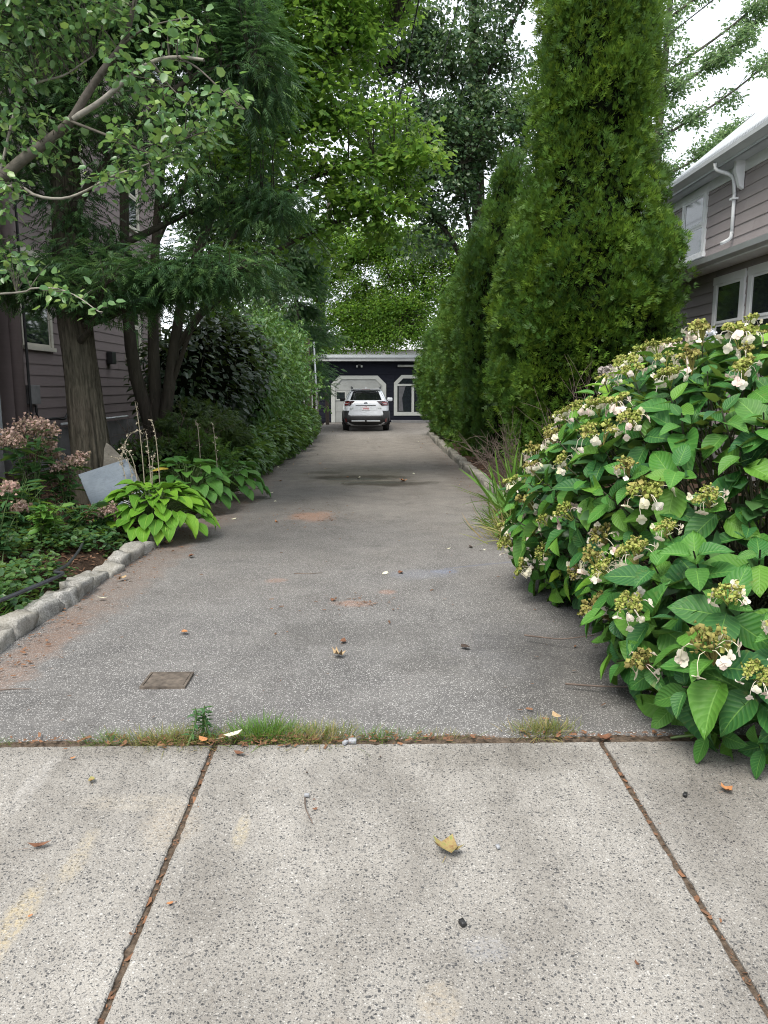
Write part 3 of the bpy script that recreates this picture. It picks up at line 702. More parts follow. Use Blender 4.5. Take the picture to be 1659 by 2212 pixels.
rf.build("roof", M['roof'], HL)
MB().box(XW + 0.02, XW + 0.10, 12.1, 12.45, 1.22, 1.52).build("meter_box", M['foundation'], HL, bevel=0.01)
vt = MB().box(XW + 0.02, XW + 0.14, 15.9, 16.15, 1.95, 2.2).build("dryer_vent", M['black_plastic'], HL, bevel=0.02)
MB().tube(smooth_path([(XW + .08, 12.3, 1.2), (XW + .09, 12.35, 0.98), (XW + .12, 12.9, 0.97), (XW + .16, 13.2, 0.95), (XW + .12, 13.5, 1.05), (XW + .1, 13.8, 0.95), (XW + .1, 14.6, 0.92)], 30), 0.022, 6).build("service_pipe", M['black_plastic'], HL, smooth=True)
MB().tube([(XW + .10, 13.2, 0.86), (XW + .10, 16.8, 0.86)], 0.022, 6).build("service_pipe", M['white'], HL, smooth=True)

# ------------------------------------------------------------------ taupe house on the right
HR = tag(empty("taupe_house", (0, 0, 0)), "taupe shingled house with white windows and gutters on the right", "house")
XR_ = 5.9; YF = 15.55; EAVE = 4.98
wr = MB().box(XR_, XR_ + 6, 5.0, YF, 0.0, EAVE - 0.02).build("wall", M['taupe'], HR)
MB().box(XR_ - 0.03, XR_ + 6, 4.98, YF + .02, -0.3, 0.6).build("foundation", M['foundation'], HR)
wins = [(13.80, 14.85, 3.78, 4.94), (12.20, 13.28, 1.85, 3.30), (10.95, 12.08, 1.85, 3.30), (9.0, 10.0, 3.80, 4.92)]
siding(wr, XR_, -1, 5.0, YF, 0.62, 3.42, 0.178, wins, M['taupe'], 3.0)
siding(wr, XR_, -1, 5.0, YF, 3.70, EAVE - 0.16, 0.178, wins, M['taupe'], 2.4)
for i, h in enumerate(wins): sash_window(HR, XR_, -1, h[0], h[1], h[2], h[3], M['white'], M['glass_mid'] if i == 0 else M['glass'], 0.11)
MB().box(XR_ - 0.03, XR_, 5.0, YF, EAVE - 0.16, EAVE + 0.02).build("frieze_board", M['white'], HR)
MB().box(XR_ - 0.04, XR_ + .05, YF - 0.10, YF + 0.03, 0.6, EAVE - 0.16).build("corner_board", M['taupe'], HR)
MB().box(XR_ - 0.26, XR_, 5.0, YF + 0.25, EAVE + 0.0, EAVE + 0.03).build("soffit", M['gutter'], HR)
gt = MB(); gt.prism([(XR_-0.270, EAVE+.02), (XR_-0.270, EAVE+.03), (XR_-0.390, EAVE+.10), (XR_-0.390, EAVE+.16), (XR_-0.370, EAVE+.16), (XR_-0.370, EAVE+.11), (XR_-0.250, EAVE+.05)][::-1], 'y', 5.0, YF + 0.28)
gt.build("gutter", M['gutter'], HR)
MB().box(XR_-0.280, XR_-0.240, 5.0, YF + .26, EAVE, EAVE + 0.17).build("fascia", M['gutter'], HR)
rise = math.tan(R(38))
rfo = MB(); rfo.prism([(XR_-0.340, EAVE+.16), (XR_+3.0, EAVE+.16+3.5*rise), (XR_+3.0, EAVE+.05+3.5*rise), (XR_-0.260, EAVE+.05)], 'y', 5.0, YF + 0.27)
roofo = rfo.build("roof", M['roof'], HR)
rfb = MB(); rfb.prism([(XR_+6.5, EAVE+.16), (XR_+3.0, EAVE+.16+3.5*rise), (XR_+3.0, EAVE+.05+3.5*rise), (XR_+6.4, EAVE+.05)][::-1], 'y', 5.0, YF + 0.27)
rfb.build("roof", M['roof'], HR)
sl = 3.5 / math.cos(R(38)); ncourse = 26
cm = MB(); cm.prism([(0.0, 0.0), (0.0, 0.012), (1.0, 0.003), (1.0, 0.0)][::-1], 'y', 0, 1)
cme = cm.mesh("shingle_course", M['roof'])
for k in range(ncourse):
    s0 = k * sl / ncourse
    link("shingle_course", cme, roofo, (XR_-0.345 + s0*math.cos(R(38)), 5.0, EAVE+.165 + s0*math.sin(R(38))), (0, R(-38), 0), (sl/ncourse*1.05, YF + .275 - 5.0, 1.0))
gb = MB(); gb.prism([(XR_, EAVE), (XR_+6, EAVE), (XR_+3.0, EAVE+3*rise)], 'y', YF - 0.1, YF)
gb.build("gable", M['taupe'], HR)
# skirt roof between the storeys
pr = MB(); pr.prism([(XR_, 3.72), (XR_-.36, 3.53), (XR_-.36, 3.49), (XR_, 3.49)], 'y', 5.0, YF + .05)
pr.build("skirt_roof", M['roof'], HR)
g2 = MB(); g2.prism([(XR_-.355, 3.45), (XR_-.44, 3.49), (XR_-.46, 3.57), (XR_-.44, 3.57), (XR_-.355, 3.48)][::-1], 'y', 5.0, YF + .06)
g2.build("gutter", M['gutter'], HR)
MB().box(XR_-.36, XR_-.02, 5.0, YF + .04, 3.43, 3.485).build("soffit", M['white'], HR)
# downspout with elbows, strap and bracket
ds = smooth_path([(XR_-0.340, 12.86, EAVE+.06), (XR_-0.320, 12.86, EAVE-.04), (XR_-0.140, 12.80, EAVE-.12), (XR_-.08, 12.74, EAVE-.22), (XR_-.06, 12.72, EAVE-.45)], 12)
dsb = MB().tube(ds, 0.030, 8).tube([(XR_-.06, 12.72, EAVE-.42), (XR_-.06, 12.72, 3.92)], 0.029, 8).tube(smooth_path([(XR_-.06, 12.72, 3.96), (XR_-.07, 12.74, 3.86), (XR_-.14, 12.90, 3.81)], 6), 0.029, 8)
dn = dsb.build("downspout", M['white'], HR, smooth=True)
MB().box(XR_-.11, XR_-.01, 12.66, 12.78, 4.45, 4.48).build("strap", M['white'], dn)
bk = MB(); bk.prism([(XR_-.03, EAVE), (XR_-0.180, EAVE), (XR_-0.170, EAVE-.08), (XR_-.18, EAVE-.14), (XR_-.10, EAVE-.38), (XR_-.03, EAVE-.42)], 'y', 12.48, 12.56)
bk.build("bracket", M['white'], HR)
# ------------------------------------------------------------------ garage
GA = tag(empty("navy_garage", (0, 0, 0)), "low navy garage with flat roof at the end of the driveway", "garage")
YG = 36.6
gw = MB().box(-2.45, 5.2, YG, YG + 6, -0.35, 2.70).build("wall", M['navy'], GA)
_b2 = MB(); _b2.prism([(0.0, -0.06), (-0.022, -0.06), (-0.022, 0.0), (-0.006, 1.0), (0.0, 1.0)], 'x', 0, 1)
b2 = _b2.mesh("siding_board", M['navy'])
for k in range(18):
    z0 = -0.15 + k * 0.158
    hs = []
    if z0 < 1.95: hs = [(-1.86, 0.78), (1.13, 2.95)] if z0 > 0.05 else [(-1.86, 0.78)]
    for a, b in cutspans(-2.44, 5.18, hs):
        link("siding_board", b2, gw, (a, YG, z0), scale=(b - a, 1, 0.158))
rf = MB(); rf.box(-2.62, 5.4, YG - 0.42, YG + 6.2, 2.72, 2.80)
rf.build("roof", M['fascia'], GA)
MB().box(-2.64, 5.42, YG - 0.46, YG - 0.42, 2.66, 2.86).build("fascia", M['fascia'], GA)
MB().box(-2.66, 5.44, YG - 0.50, YG - 0.461, 2.82, 2.96).build("fascia", M['gutter'], GA)
# garage door with chamfered head
def chamfer(x0, x1, z0, z1, c): return [(x0, z0), (x1, z0), (x1, z1 - c), (x1 - c, z1), (x0 + c, z1), (x0, z1 - c)]
def ring(outer, inner, ya, yb):
    n = len(outer); b = MB()
    V = [(p[0], ya, p[1]) for p in outer] + [(p[0], ya, p[1]) for p in inner] + [(p[0], yb, p[1]) for p in outer] + [(p[0], yb, p[1]) for p in inner]
    F = []
    for i in range(n):
        j = (i + 1) % n
        F += [(i, j, n + j, n + i), (2*n + i, 3*n + i, 3*n + j, 2*n + j), (i, 2*n + i, 2*n + j, j), (n + i, n + j, 3*n + j, 3*n + i)]
    return b.add(V, F)
gd = MB(); gd.prism(chamfer(-1.72, 0.62, -0.2, 1.86, 0.34), 'y', YG - 0.028, YG - 0.004)
gdo = gd.build("garage_door", M['door_grey'], GA)
for k in range(1, 4):
    MB().box(-1.70, 0.60, YG - 0.034, YG - 0.029, -0.2 + k*0.5 - .006, -0.2 + k*0.5 + .006).build("panel_joint", M['foundation'], gdo)
MB().box(-1.60, -1.20, YG - 0.040, YG - 0.030, 0.90, 1.22).build("pane", M['glass'], gdo)
for (a, b, c, d) in ((-1.64, -1.60, .86, 1.26), (-1.20, -1.16, .86, 1.26), (-1.60, -1.20, .86, .90), (-1.60, -1.20, 1.22, 1.26)):
    MB().box(a, b, YG - 0.045, YG - 0.030, c, d).build("pane_frame", M['garage_white'], gdo)
ring(chamfer(-1.86, 0.76, -0.2, 2.0, 0.40), chamfer(-1.68, 0.58, -0.2, 1.83, 0.33), YG - 0.06, YG - 0.002).build("door_trim", M['garage_white'], GA)
gwin = MB(); gwin.prism(chamfer(1.22, 2.85, 0.22, 1.92, 0.30), 'y', YG - 0.02, YG - 0.003)
gwo = gwin.build("window", M['dark'], GA)
ring(chamfer(1.13, 2.95, 0.12, 2.03, 0.36), chamfer(1.29, 2.79, 0.29, 1.87, 0.28), YG - 0.06, YG - 0.002).build("window_trim", M['garage_white'], gwo)
MB().box(1.29, 2.79, YG - 0.055, YG - 0.021, 1.52, 1.61).build("transom", M['garage_white'], gwo)
MB().box(1.97, 2.09, YG - 0.054, YG - 0.021, 0.29, 1.52).build("mullion", M['garage_white'], gwo)
MB().box(1.29, 1.97, YG - 0.034, YG - 0.031, 0.29, 1.52).build("pane", M['glass'], gwo)
MB().box(2.09, 2.79, YG - 0.034, YG - 0.031, 0.29, 1.52).build("pane", M['glass'], gwo)
MB().box(1.40, 2.68, YG - 0.034, YG - 0.031, 1.61, 1.84).build("pane", M['glass'], gwo)
for s in (0, 1):
    cu = MB(); x0 = 1.34 if s == 0 else 2.74
    d = 1 if s == 0 else -1
    cu.add([(x0 + d*.02, YG-.038, 1.5), (x0 + d*.34, YG-.038, 1.5), (x0 + d*.18, YG-.040, 0.95), (x0 + d*.24, YG-.038, 0.33), (x0 + d*.02, YG-.038, 0.33), (x0 + d*.02, YG-.040, .95)], [(0, 1, 2, 5), (5, 2, 3, 4)])
    cu.build("curtain", M['curtain'], gwo)
MB().tube([(1.30, YG - 0.12, 2.45), (4.2, YG - 0.12, 2.45)], 0.055, 10).build("awning_roll", M['garage_white'], GA, smooth=True)
fl = MB().box(-0.58, -0.44, YG - 0.16, YG - 0.02, 2.44, 2.54).build("flood_lamp", M['black_plastic'], GA, bevel=0.02)
MB().box(-0.66, -0.58, YG - 0.18, YG - 0.08, 2.38, 2.48).build("lamp_head", M['garage_white'], fl, bevel=0.02)
MB().box(-0.44, -0.36, YG - 0.18, YG - 0.08, 2.38, 2.48).build("lamp_head", M['garage_white'], fl, bevel=0.02)
MB().box(1.0, 4.0, YG - 0.35, YG - 0.02, -0.3, -0.10).build("doorstep", M['foundation'], GA, bevel=0.01)

# ------------------------------------------------------------------ pale house far behind the garage
HB = tag(empty("pale_house", (0, 0, 0)), "pale house with narrow grey chimney seen above the garage roof", "house")
hw = MB().box(-14, 12, 56, 64, -0.3, 4.2).build("wall", M['white'], HB)
_wb = _b2.mesh("siding_board", M['white'])
for k in range(20):
    link("siding_board", _wb, hw, (-14, 56, 1.0 + k * 0.155), scale=(26, 1, 0.155))
for a in (-9, -5.2, -1.5, 4.6, 8.0):
    w_ = MB().box(a, a + 1.0, 55.95, 55.97, 2.2, 3.6).build("window", M['glass_sky'], HB)
    MB().box(a - .1, a, 55.9, 55.99, 2.1, 3.7).build("frame", M['white'], w_); MB().box(a + 1.0, a + 1.1, 55.9, 55.99, 2.1, 3.7).build("frame", M['white'], w_)
rb = MB(); rb.prism([(55.5, 4.1), (60, 5.4), (64.5, 4.1)], 'x', -14.4, 12.4)
rb.build("roof", M['fascia'], HB)
ch = MB().box(0.92, 1.36, 54.7, 55.2, -0.3, 4.9).build("chimney", M['foundation'], HB)
MB().box(0.88, 1.40, 54.66, 55.24, 4.9, 5.0).build("chimney_cap", M['foundation'], ch)

# ------------------------------------------------------------------ fence, poles, wires
fence = tag(empty("plank_fence", (-3.3, 30.6, -0.2)), "dark weathered plank fence beside the wooden pole on the left", "fence")
pm = MB(); pm.prism([(0, 0), (0.14, 0), (0.14, 1.75), (0.07, 1.85), (0, 1.75)], 'y', 0, 0.022)
pme = pm.mesh("plank", M['plank'])
rng = np.random.default_rng(5)
for k in range(20): link("plank", pme, fence, (-1.9 + k * 0.152, rng.uniform(-.01, .01), rng.uniform(-.03, .03)), (0, rng.uniform(-.015, .015), 0))
for z in (0.35, 1.35): MB().box(-1.95, 1.12, 0.03, 0.07, z, z + 0.09).build("rail", M['plank'], fence)
pole = MB().tube(smooth_path([(-2.40, 29.6, -0.3), (-2.40, 29.6, 1.5), (-2.42, 29.62, 3.3)], 10), [0.15 - 0.003*i for i in range(10)], 14)
tag(pole.build("wooden_pole", M['pole_wood'], smooth=True), "stout dark wooden pole beside the thin white pole", "pole")
wp = MB().tube([(-1.93, 28.4, -0.3), (-2.05, 28.4, 3.1)], 0.028, 8)
tag(wp.build("metal_pole", M['galv'], smooth=True), "thin leaning white metal pole at the left edge of the driveway", "pole")
sp_ = MB().box(-2.02, -1.86, 34.6, 34.75, -0.3, 1.18)
tag(sp_.build("wooden_bollard", M['plank'], bevel=0.01), "short wooden post standing left of the garage door", "post")
def wire(a, b, sag, r, label):
    p = np.linspace(0, 1, 30)[:, None]; P = np.array(a) * (1 - p) + np.array(b) * p; P[:, 2] -= sag * 4 * (p * (1 - p))[:, 0]
    tag(MB().tube(P, r, 5).build("overhead_wire", M['wire'], smooth=True), label, "wire")
wire((1.05, 1.0, 6.75), (-0.35, 46, 7.7), 0.05, 0.013, "thick black overhead wire crossing the trees, leftmost of the wires")
wire((1.50, 1.0, 6.6), (0.75, 46, 8.6), 0.05, 0.008, "thin black overhead wire just right of the thick one")
wire((4.35, 1.0, 5.0), (9.0, 36, 13.6), 0.05, 0.012, "grey overhead wire in the sky above the taupe house")
# ------------------------------------------------------------------ leaf templates (unit length along x, z up)
def tri(v, f): return (np.array(v, float), np.array(f, int))
KITE = tri([(0,0,0),(.42,.27,.07),(1,0,-.08),(.42,-.27,.07)], [(0,2,1),(0,3,2)])
OVAL4 = tri([(0,0,0),(.25,.24,.06),(.70,.22,.05),(1,0,-.08),(.70,-.22,.05),(.25,-.24,.06)], [(0,2,1),(0,3,2),(0,4,3),(0,5,4)])
KITE_N = tri([(0,0,0),(.45,.15,.04),(1,0,-.10),(.45,-.15,.04)], [(0,2,1),(0,3,2)])
OVAL = tri([(0,0,0),(.25,.26,.05),(.68,.24,.05),(1,0,-.08),(.68,-.24,.05),(.25,-.26,.05),(.5,0,-.03)], [(6,1,0),(6,2,1),(6,3,2),(6,4,3),(6,5,4),(6,0,5)])
ROUND = tri([(0,0,0),(.15,.34,.05),(.6,.40,.06),(1,0,-.05),(.6,-.40,.06),(.15,-.34,.05),(.45,0,-.04)], [(6,1,0),(6,2,1),(6,3,2),(6,4,3),(6,5,4),(6,0,5)])
LONG = tri([(0,0,0),(.3,.13,.04),(.7,.13,.02),(1,0,-.14),(.7,-.13,.02),(.3,-.13,.04),(.5,0,-.02)], [(6,1,0),(6,2,1),(6,3,2),(6,4,3),(6,5,4),(6,0,5)])
_mo = [(0,0),(.05,.22),(.02,.50),(.26,.38),(.45,.62),(.58,.32),(1,0),(.58,-.32),(.45,-.62),(.26,-.38),(.02,-.50),(.05,-.22)]
_ml = [(0,0),(.02,.48),(.28,.30),(.48,.58),(1,0),(.48,-.58),(.28,-.30),(.02,-.48)]
MAPLE8 = tri([(.30,0,-.03)] + [(x, y, -.10*abs(y)-.06*x) for x, y in _ml], [(0, i+2 if i < 7 else 1, i+1) for i in range(8)])
MAPLE = tri([(.36,0,-.03)] + [(x, y, -.10*abs(y)-.06*x) for x, y in _mo], [(0, i+2 if i < 11 else 1, i+1) for i in range(12)])
def _fan(n, spread, seed, droop=0.0, nar=0.055):
    r = np.random.default_rng(seed); V = []; F = []
    for k in range(n):
        a = (k/(n-1) - .5) * spread; L = 1 - .38*abs(a)/(spread/2) + r.uniform(-.1, .1)
        d = np.array([math.cos(a), math.sin(a), r.uniform(-.08, .10)]); s = np.array([-math.sin(a), math.cos(a), 0]) * nar*1.5
        o = np.array([.05*k/n, 0, 0]); b = len(V)
        V += [o, o + d*L*.6 + s, o + d*L + np.array([0, 0, -droop*L]), o + d*L*.6 - s]
        F += [(b, b+2, b+1), (b, b+3, b+2)]
    return tri(V, F)
def _spray(n, spread, seed, nar):
    """flat scaly spray: a fan of slivers with short side slivers"""
    r = np.random.default_rng(seed); V = []; F = []
    for k in range(n):
        a = (k/(n-1) - .5)*spread + r.normal()*.06; L = 1 - .35*abs(a)/(spread/2) + r.uniform(-.12, .12); d = np.array([math.cos(a), math.sin(a), r.uniform(-.12, .14)]); s = np.array([-math.sin(a), math.cos(a), 0])*nar*(1 if k % 2 else -1); b = len(V)
        V += [d*.08 - s*.6, d*L*.55 + s*1.5, d*L]; F.append((b, b+1, b+2))
    return tri(V, F)
THUJA = [_spray(7, 1.9, s, .07) for s in (1, 2, 3)]
def _frond(n, seed, droop):
    r = np.random.default_rng(seed); V = []; F = []
    for k in range(n):
        u = .08 + .92*k/n; sd = 1 if k % 2 else -1; z = -droop*u*u
        L = (.42*(1-u)+.16)*r.uniform(.8, 1.2); p = np.array([u, 0, z]); q = p + np.array([L*.75, sd*L*.62, -droop*L*.9 + r.uniform(-.06, .06)])
        w = np.array([.055, -sd*.02, 0]); b = len(V)
        V += [p - w, p + w, q]; F += [(b, b+1, b+2) if sd < 0 else (b, b+2, b+1)]
    b = len(V); V += [(0, .025, 0), (1, 0, -droop), (0, -.025, 0)]; F += [(b, b+2, b+1)]
    return tri(V, F)
FROND = [_frond(9, s, d) for s, d in ((1, .35), (2, .55), (3, .2))]
def _blade(bend, w=.03):
    V = []; F = []
    for k in range(4):
        u = k/4.0; V += [(u, w*(1-u*.6), -bend*u*u), (u, -w*(1-u*.6), -bend*u*u)]
    V.append((1, 0, -bend))
    for k in range(3): b = 2*k; F += [(b, b+1, b+3), (b, b+3, b+2)]
    F.append((6, 7, 8))
    return tri(V, F)
BLADE = [_blade(.15), _blade(.4), _blade(.7)]
BLADE_THIN = [_blade(.15, .018), _blade(.4, .018), _blade(.7, .020)]
NEEDLE = tri([(0, .012, 0), (1, 0, .02), (0, -.012, 0)], [(0, 2, 1)])
CHIP = tri([(0, .12, 0), (1, .2, .05), (.9, -.15, .02), (.1, -.2, .06)], [(0, 2, 1), (0, 3, 2)])
BUD = tri([(1,0,0),(-1,0,0),(0,1,0),(0,-1,0),(0,0,1)], [(0,2,4),(2,1,4),(1,3,4),(3,0,4)])

def rand_unit(rng, n): return norm(rng.normal(size=(n, 3)))

def in_ellipsoids(els, n, rng, shell=0.0):
    """n points inside a union of ellipsoids (cx,cy,cz,rx,ry,rz[,weight]), denser towards the shell"""
    w = np.array([e[3]*e[4]*e[5]*(e[6] if len(e) > 6 else 1.0) for e in els]); w = w / w.sum()
    k = rng.choice(len(els), n, p=w); E = np.array([e[:6] for e in els])[k]
    r = rng.random(n) ** (1/3.0)
    if shell: r = shell + (1 - shell) * r
    return E[:, :3] + rand_unit(rng, n) * r[:, None] * E[:, 3:6]

def surface_points(els, n, rng, zmin=None, lump=0.12, ls=1.6, seed=0):
    """points with outward normals on the surface of a union of ellipsoids"""
    area = np.array([(e[3]*e[4] + e[4]*e[5] + e[3]*e[5]) * (e[6] if len(e) > 6 else 1.0) for e in els]); k = rng.choice(len(els), n, p=area/area.sum())
    E = np.array([e[:6] for e in els])[k]; u = rand_unit(rng, n)
    P = E[:, :3] + u * E[:, 3:6]; N = norm(u / E[:, 3:6])
    keep = np.ones(n, bool)
    for i, e in enumerate(els):
        q = (P - np.array(e[:3])) / np.array(e[3:6]); keep &= (k == i) | ((q**2).sum(1) > 0.92)
    if zmin is not None: keep &= P[:, 2] > zmin
    P, N = P[keep], N[keep]
    P = P + N * (lump * noise3(P * ls, seed, 3))[:, None]
    return P, N

def leafy(name, templates, P, D, N, size, mat, parent, rng, tint=None, kind="stuff"):
    V, F, T = scatter(templates, P, frames(D, N), size, rng, tint)
    o = link(name, np_mesh(name, V, F, mat, False, T), parent)
    if kind: o["kind"] = kind
    return o

def limbs_mesh(name, limbs, mat, parent, sides=8):
    V, F = join_tubes([tube(p, r, sides) for p, r in limbs])
    return link(name, np_mesh(name, V, F, mat, True), parent)

def taper(n, a, b): return np.linspace(a, b, n)

def limb(pts, r0, r1, n=14): return (smooth_path(pts, n), taper(n, r0, r1))

def twigs_to(att, limbs, rng, r=0.008, sag=0.15, frac=1.0):
    """a thin curved twig from the nearest limb point to each attractor; returns tubes and their end directions"""
    Q = np.concatenate([p for p, _ in limbs]); out = []; dirs = np.zeros_like(att)
    for i, a in enumerate(att):
        d = Q - a; dd = (d**2).sum(1) + 0.6*np.clip(Q[:, 2] - a[2], 0, None)
        j = int(np.argmin(dd)); q = Q[j]; L = np.linalg.norm(a - q)
        m = (a + q)/2 + np.array([0, 0, sag*L]) + rng.normal(size=3)*0.06*L
        dirs[i] = a - m
        if rng.random() < frac: out.append(tube(curve(q, m, a, 5), taper(5, r*(1 + L*.5), r*.35), 4))
    return out, norm(dirs)

def deciduous(name, label, base, limbs, els, n_spray, leaves_per, leaf, templates, mat, bark, rng, spray_r=0.35, flat=0.35, sag=0.12, twig=0.008, trunk_first=1, group=None, category="tree", shell=0.3, tilt=0.35, droop=0.25, root=None):
    """a broadleaved tree: trunk and limbs, twigs reaching through the crown, leaves spread in flat sprays on the twigs"""
    T = root or tag(empty(name, base), label, category, group)
    O = np.array(base)
    loc = lambda lm: [(p - O, r) for p, r in lm]
    L = loc(limbs)
    limbs_mesh("trunk", L[:trunk_first], bark, T, 12)
    for l in L[trunk_first:]: limbs_mesh("limb", [l], bark, T, 7)
    A = in_ellipsoids(els, n_spray, rng, shell) - O
    tw, dirs = twigs_to(A, L, rng, twig, sag)
    if tw:
        V, F = join_tubes(tw); o = link("twigs", np_mesh("twigs", V, F, bark, True), T); o["kind"] = "stuff"
    n = n_spray * leaves_per; k = np.repeat(np.arange(n_spray), leaves_per)
    ang = rng.uniform(0, 6.283, n); rr = np.sqrt(rng.random(n)) * spray_r * rng.uniform(.6, 1.3, n)
    off = np.stack([np.cos(ang)*rr, np.sin(ang)*rr, rng.normal(size=n)*spray_r*flat - rr*0.25], -1)
    off -= dirs[k] * (rng.random(n) * spray_r * 0.8)[:, None]
    P = A[k] + off
    D = norm(off * np.array([1, 1, .3]) + dirs[k]*0.3*spray_r + rng.normal(size=(n, 3))*0.25*spray_r) + np.array([0, 0, -droop])
    N = norm(np.array([0, 0, 1.0]) + rng.normal(size=(n, 3)) * tilt)
    leafy("crown", templates, P, D, N, leaf * rng.uniform(.7, 1.2, n), mat, T, rng)
    return T

# ------------------------------------------------------------------ arborvitae
def thuja_mesh(seed, H, prof, n_cl, per, cl_r, size, mat, lumps=0.12):
    """column of knobbly clumps, each clump a tuft of flat upright sprays; prof = list of (height, radius)"""
    rng = np.random.default_rng(seed); hs = np.array([p[0] for p in prof]); rs = np.array([p[1] for p in prof])
    zc = rng.random(n_cl * 4) * H; w = np.interp(zc, hs, rs)
    zc = zc[rng.random(n_cl * 4) < (w / rs.max() + 0.05)][:n_cl]; m = len(zc); th = rng.uniform(0, 6.283, m)
    ns = noise3(np.stack([np.cos(th)*1.5, np.sin(th)*1.5, zc*0.95], -1) * 1.6, seed, 3)
    r = np.clip(np.interp(zc, hs, rs) * (1 + lumps * ns) - cl_r*.5 + rng.normal(size=m)*.09, .02, None)
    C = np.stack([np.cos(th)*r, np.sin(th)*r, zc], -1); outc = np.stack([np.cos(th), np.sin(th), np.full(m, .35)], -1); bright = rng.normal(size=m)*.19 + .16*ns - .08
    cr = cl_r*rng.uniform(.65, 1.35, m)
    k = np.repeat(np.arange(m), per); n = len(k)
    u = rand_unit(rng, n); u = norm(u + norm(outc)[k]*.75); rad = rng.random(n)**.45
    P = C[k] + u*(cr[k]*rad)[:, None]*np.array([1, 1, 1.25])
    D = norm(u*.9 + np.array([0, 0, .55]) + rng.normal(size=(n, 3))*.3); N = norm(np.stack([-np.sin(th), np.cos(th), np.zeros(m)], -1)[k]*np.where(rng.random(n) < .5, 1, -1)[:, None] + outc[k]*.35 + rng.normal(size=(n, 3))*.45)
    tint = np.clip(.20 + .42*rad**2*np.clip((u*norm(outc)[k]).sum(1), 0, 1) + .16*u[:, 2] + bright[k] + rng.normal(size=n)*.10, .01, .99)  # light painted into the tint: paler on each clump's outer and upper side
    V, F, T = scatter(THUJA, P, frames(D, N), size*rng.uniform(.7, 1.3, n), rng, tint)
    return np_mesh("crown", V, F, mat, False, T)

def core_mesh(seed, prof, mat, k=0.80):  # opaque dark filler body that reads as shade between the clumps
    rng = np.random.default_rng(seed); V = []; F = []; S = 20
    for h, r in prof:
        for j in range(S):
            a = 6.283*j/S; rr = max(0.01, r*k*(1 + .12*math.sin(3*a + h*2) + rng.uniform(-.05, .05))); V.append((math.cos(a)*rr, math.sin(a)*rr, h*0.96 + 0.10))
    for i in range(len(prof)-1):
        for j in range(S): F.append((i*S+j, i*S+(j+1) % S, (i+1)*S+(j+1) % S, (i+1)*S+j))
    return np_mesh("shade_core", np.array(V), np.array(F), mat, True)

PROF_BIG = [(0.05, .80), (0.6, 1.18), (1.4, 1.33), (2.4, 1.38), (3.1, 1.36), (3.6, 1.20), (4.1, 1.00), (4.6, .86), (5.0, .85), (6.0, .84), (7.4, .76), (8.7, .60), (9.6, .34), (10.2, .05)]
PROF_HED = [(0.25, .40), (0.8, .62), (1.5, .82), (2.4, .92), (3.2, .86), (3.8, .68), (4.4, .46), (5.0, .25), (5.35, .05)]
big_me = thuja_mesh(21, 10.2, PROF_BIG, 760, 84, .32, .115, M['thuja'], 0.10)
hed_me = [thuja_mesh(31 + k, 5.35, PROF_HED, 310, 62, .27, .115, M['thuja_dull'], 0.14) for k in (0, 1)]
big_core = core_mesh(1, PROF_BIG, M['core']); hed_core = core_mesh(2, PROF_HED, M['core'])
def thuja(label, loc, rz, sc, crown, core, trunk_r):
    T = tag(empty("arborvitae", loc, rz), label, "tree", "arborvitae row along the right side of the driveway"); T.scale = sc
    link("crown", crown, T)["kind"] = "stuff"; link("shade_core", core, T)
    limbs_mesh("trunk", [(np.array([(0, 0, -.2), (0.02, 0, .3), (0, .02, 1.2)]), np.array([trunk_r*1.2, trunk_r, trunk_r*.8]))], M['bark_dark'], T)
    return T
thuja("huge dense arborvitae towering over the others beside the hydrangea, cut by the top edge", (3.60, 13.0, 0.05), 0.4, (1.0, 1.0, 1.0), big_me, big_core, .22)
row = [(2.72, 15.6, 1.12, .90), (2.78, 17.7, 1.0, 1.04), (2.82, 19.9, .95, 1.05), (2.78, 22.1, .90, 1.08), (2.74, 24.4, .86, 1.06), (2.72, 26.6, .80, 1.05)]
names = ["pointed arborvitae just behind the huge one, tallest of the hedge row", "arborvitae third from the street in the right hand row", "arborvitae fourth from the street in the right hand row", "arborvitae fifth from the street in the right hand row", "arborvitae sixth from the street in the right hand row", "last arborvitae of the right hand row, nearest the garage window"]
for i, (x, y, s, w) in enumerate(row): thuja(names[i], (x, y, -0.12), i*1.3, (w, w, s), hed_me[i % 2], hed_core, .10)

# ------------------------------------------------------------------ big cypress on the left
rng = np.random.default_rng(77)
def bark_trunk(path, radii, sides, seed, ridge=0.10, buttress=0.0):
    P = np.asarray(path); n = len(P); th = np.linspace(0, 2*np.pi, sides, endpoint=False); V = []
    for i in range(n):
        z = P[i, 2]
        q = np.stack([np.cos(th)*4.6, np.sin(th)*4.6, np.full(sides, z*0.5)], -1)
        rid = noise3(q*2.2, seed, 3)
        fl = 1 + buttress*math.exp(-max(z, 0)*2.5)*(1 + .35*np.cos(th*4 + 1))
        r = radii[i]*fl*(1 + ridge*(1 - np.abs(rid)*2.0))
        V.append(np.stack([P[i, 0] + np.cos(th)*r, P[i, 1] + np.sin(th)*r, np.full(sides, z)], -1))
    V = np.concatenate(V); i = np.arange(n-1)[:, None]*sides; j = np.arange(sides)[None]; j2 = (j+1) % sides
    return V, np.stack([i+j, i+j2, i+sides+j2, i+sides+j], -1).reshape(-1, 4)
CY = tag(empty("cypress_tree", (-3.5, 9.6, 0.1)), "large dark cypress with a furrowed trunk beside the leaning stone slabs", "tree")
cp = smooth_path([(0.0, 0, -.2), (0.0, 0, .4), (-.06, .02, 1.4), (-.14, .05, 2.6), (-.12, .1, 4.5), (0.05, .1, 7.0), (.1, 0, 10.5)], 60)
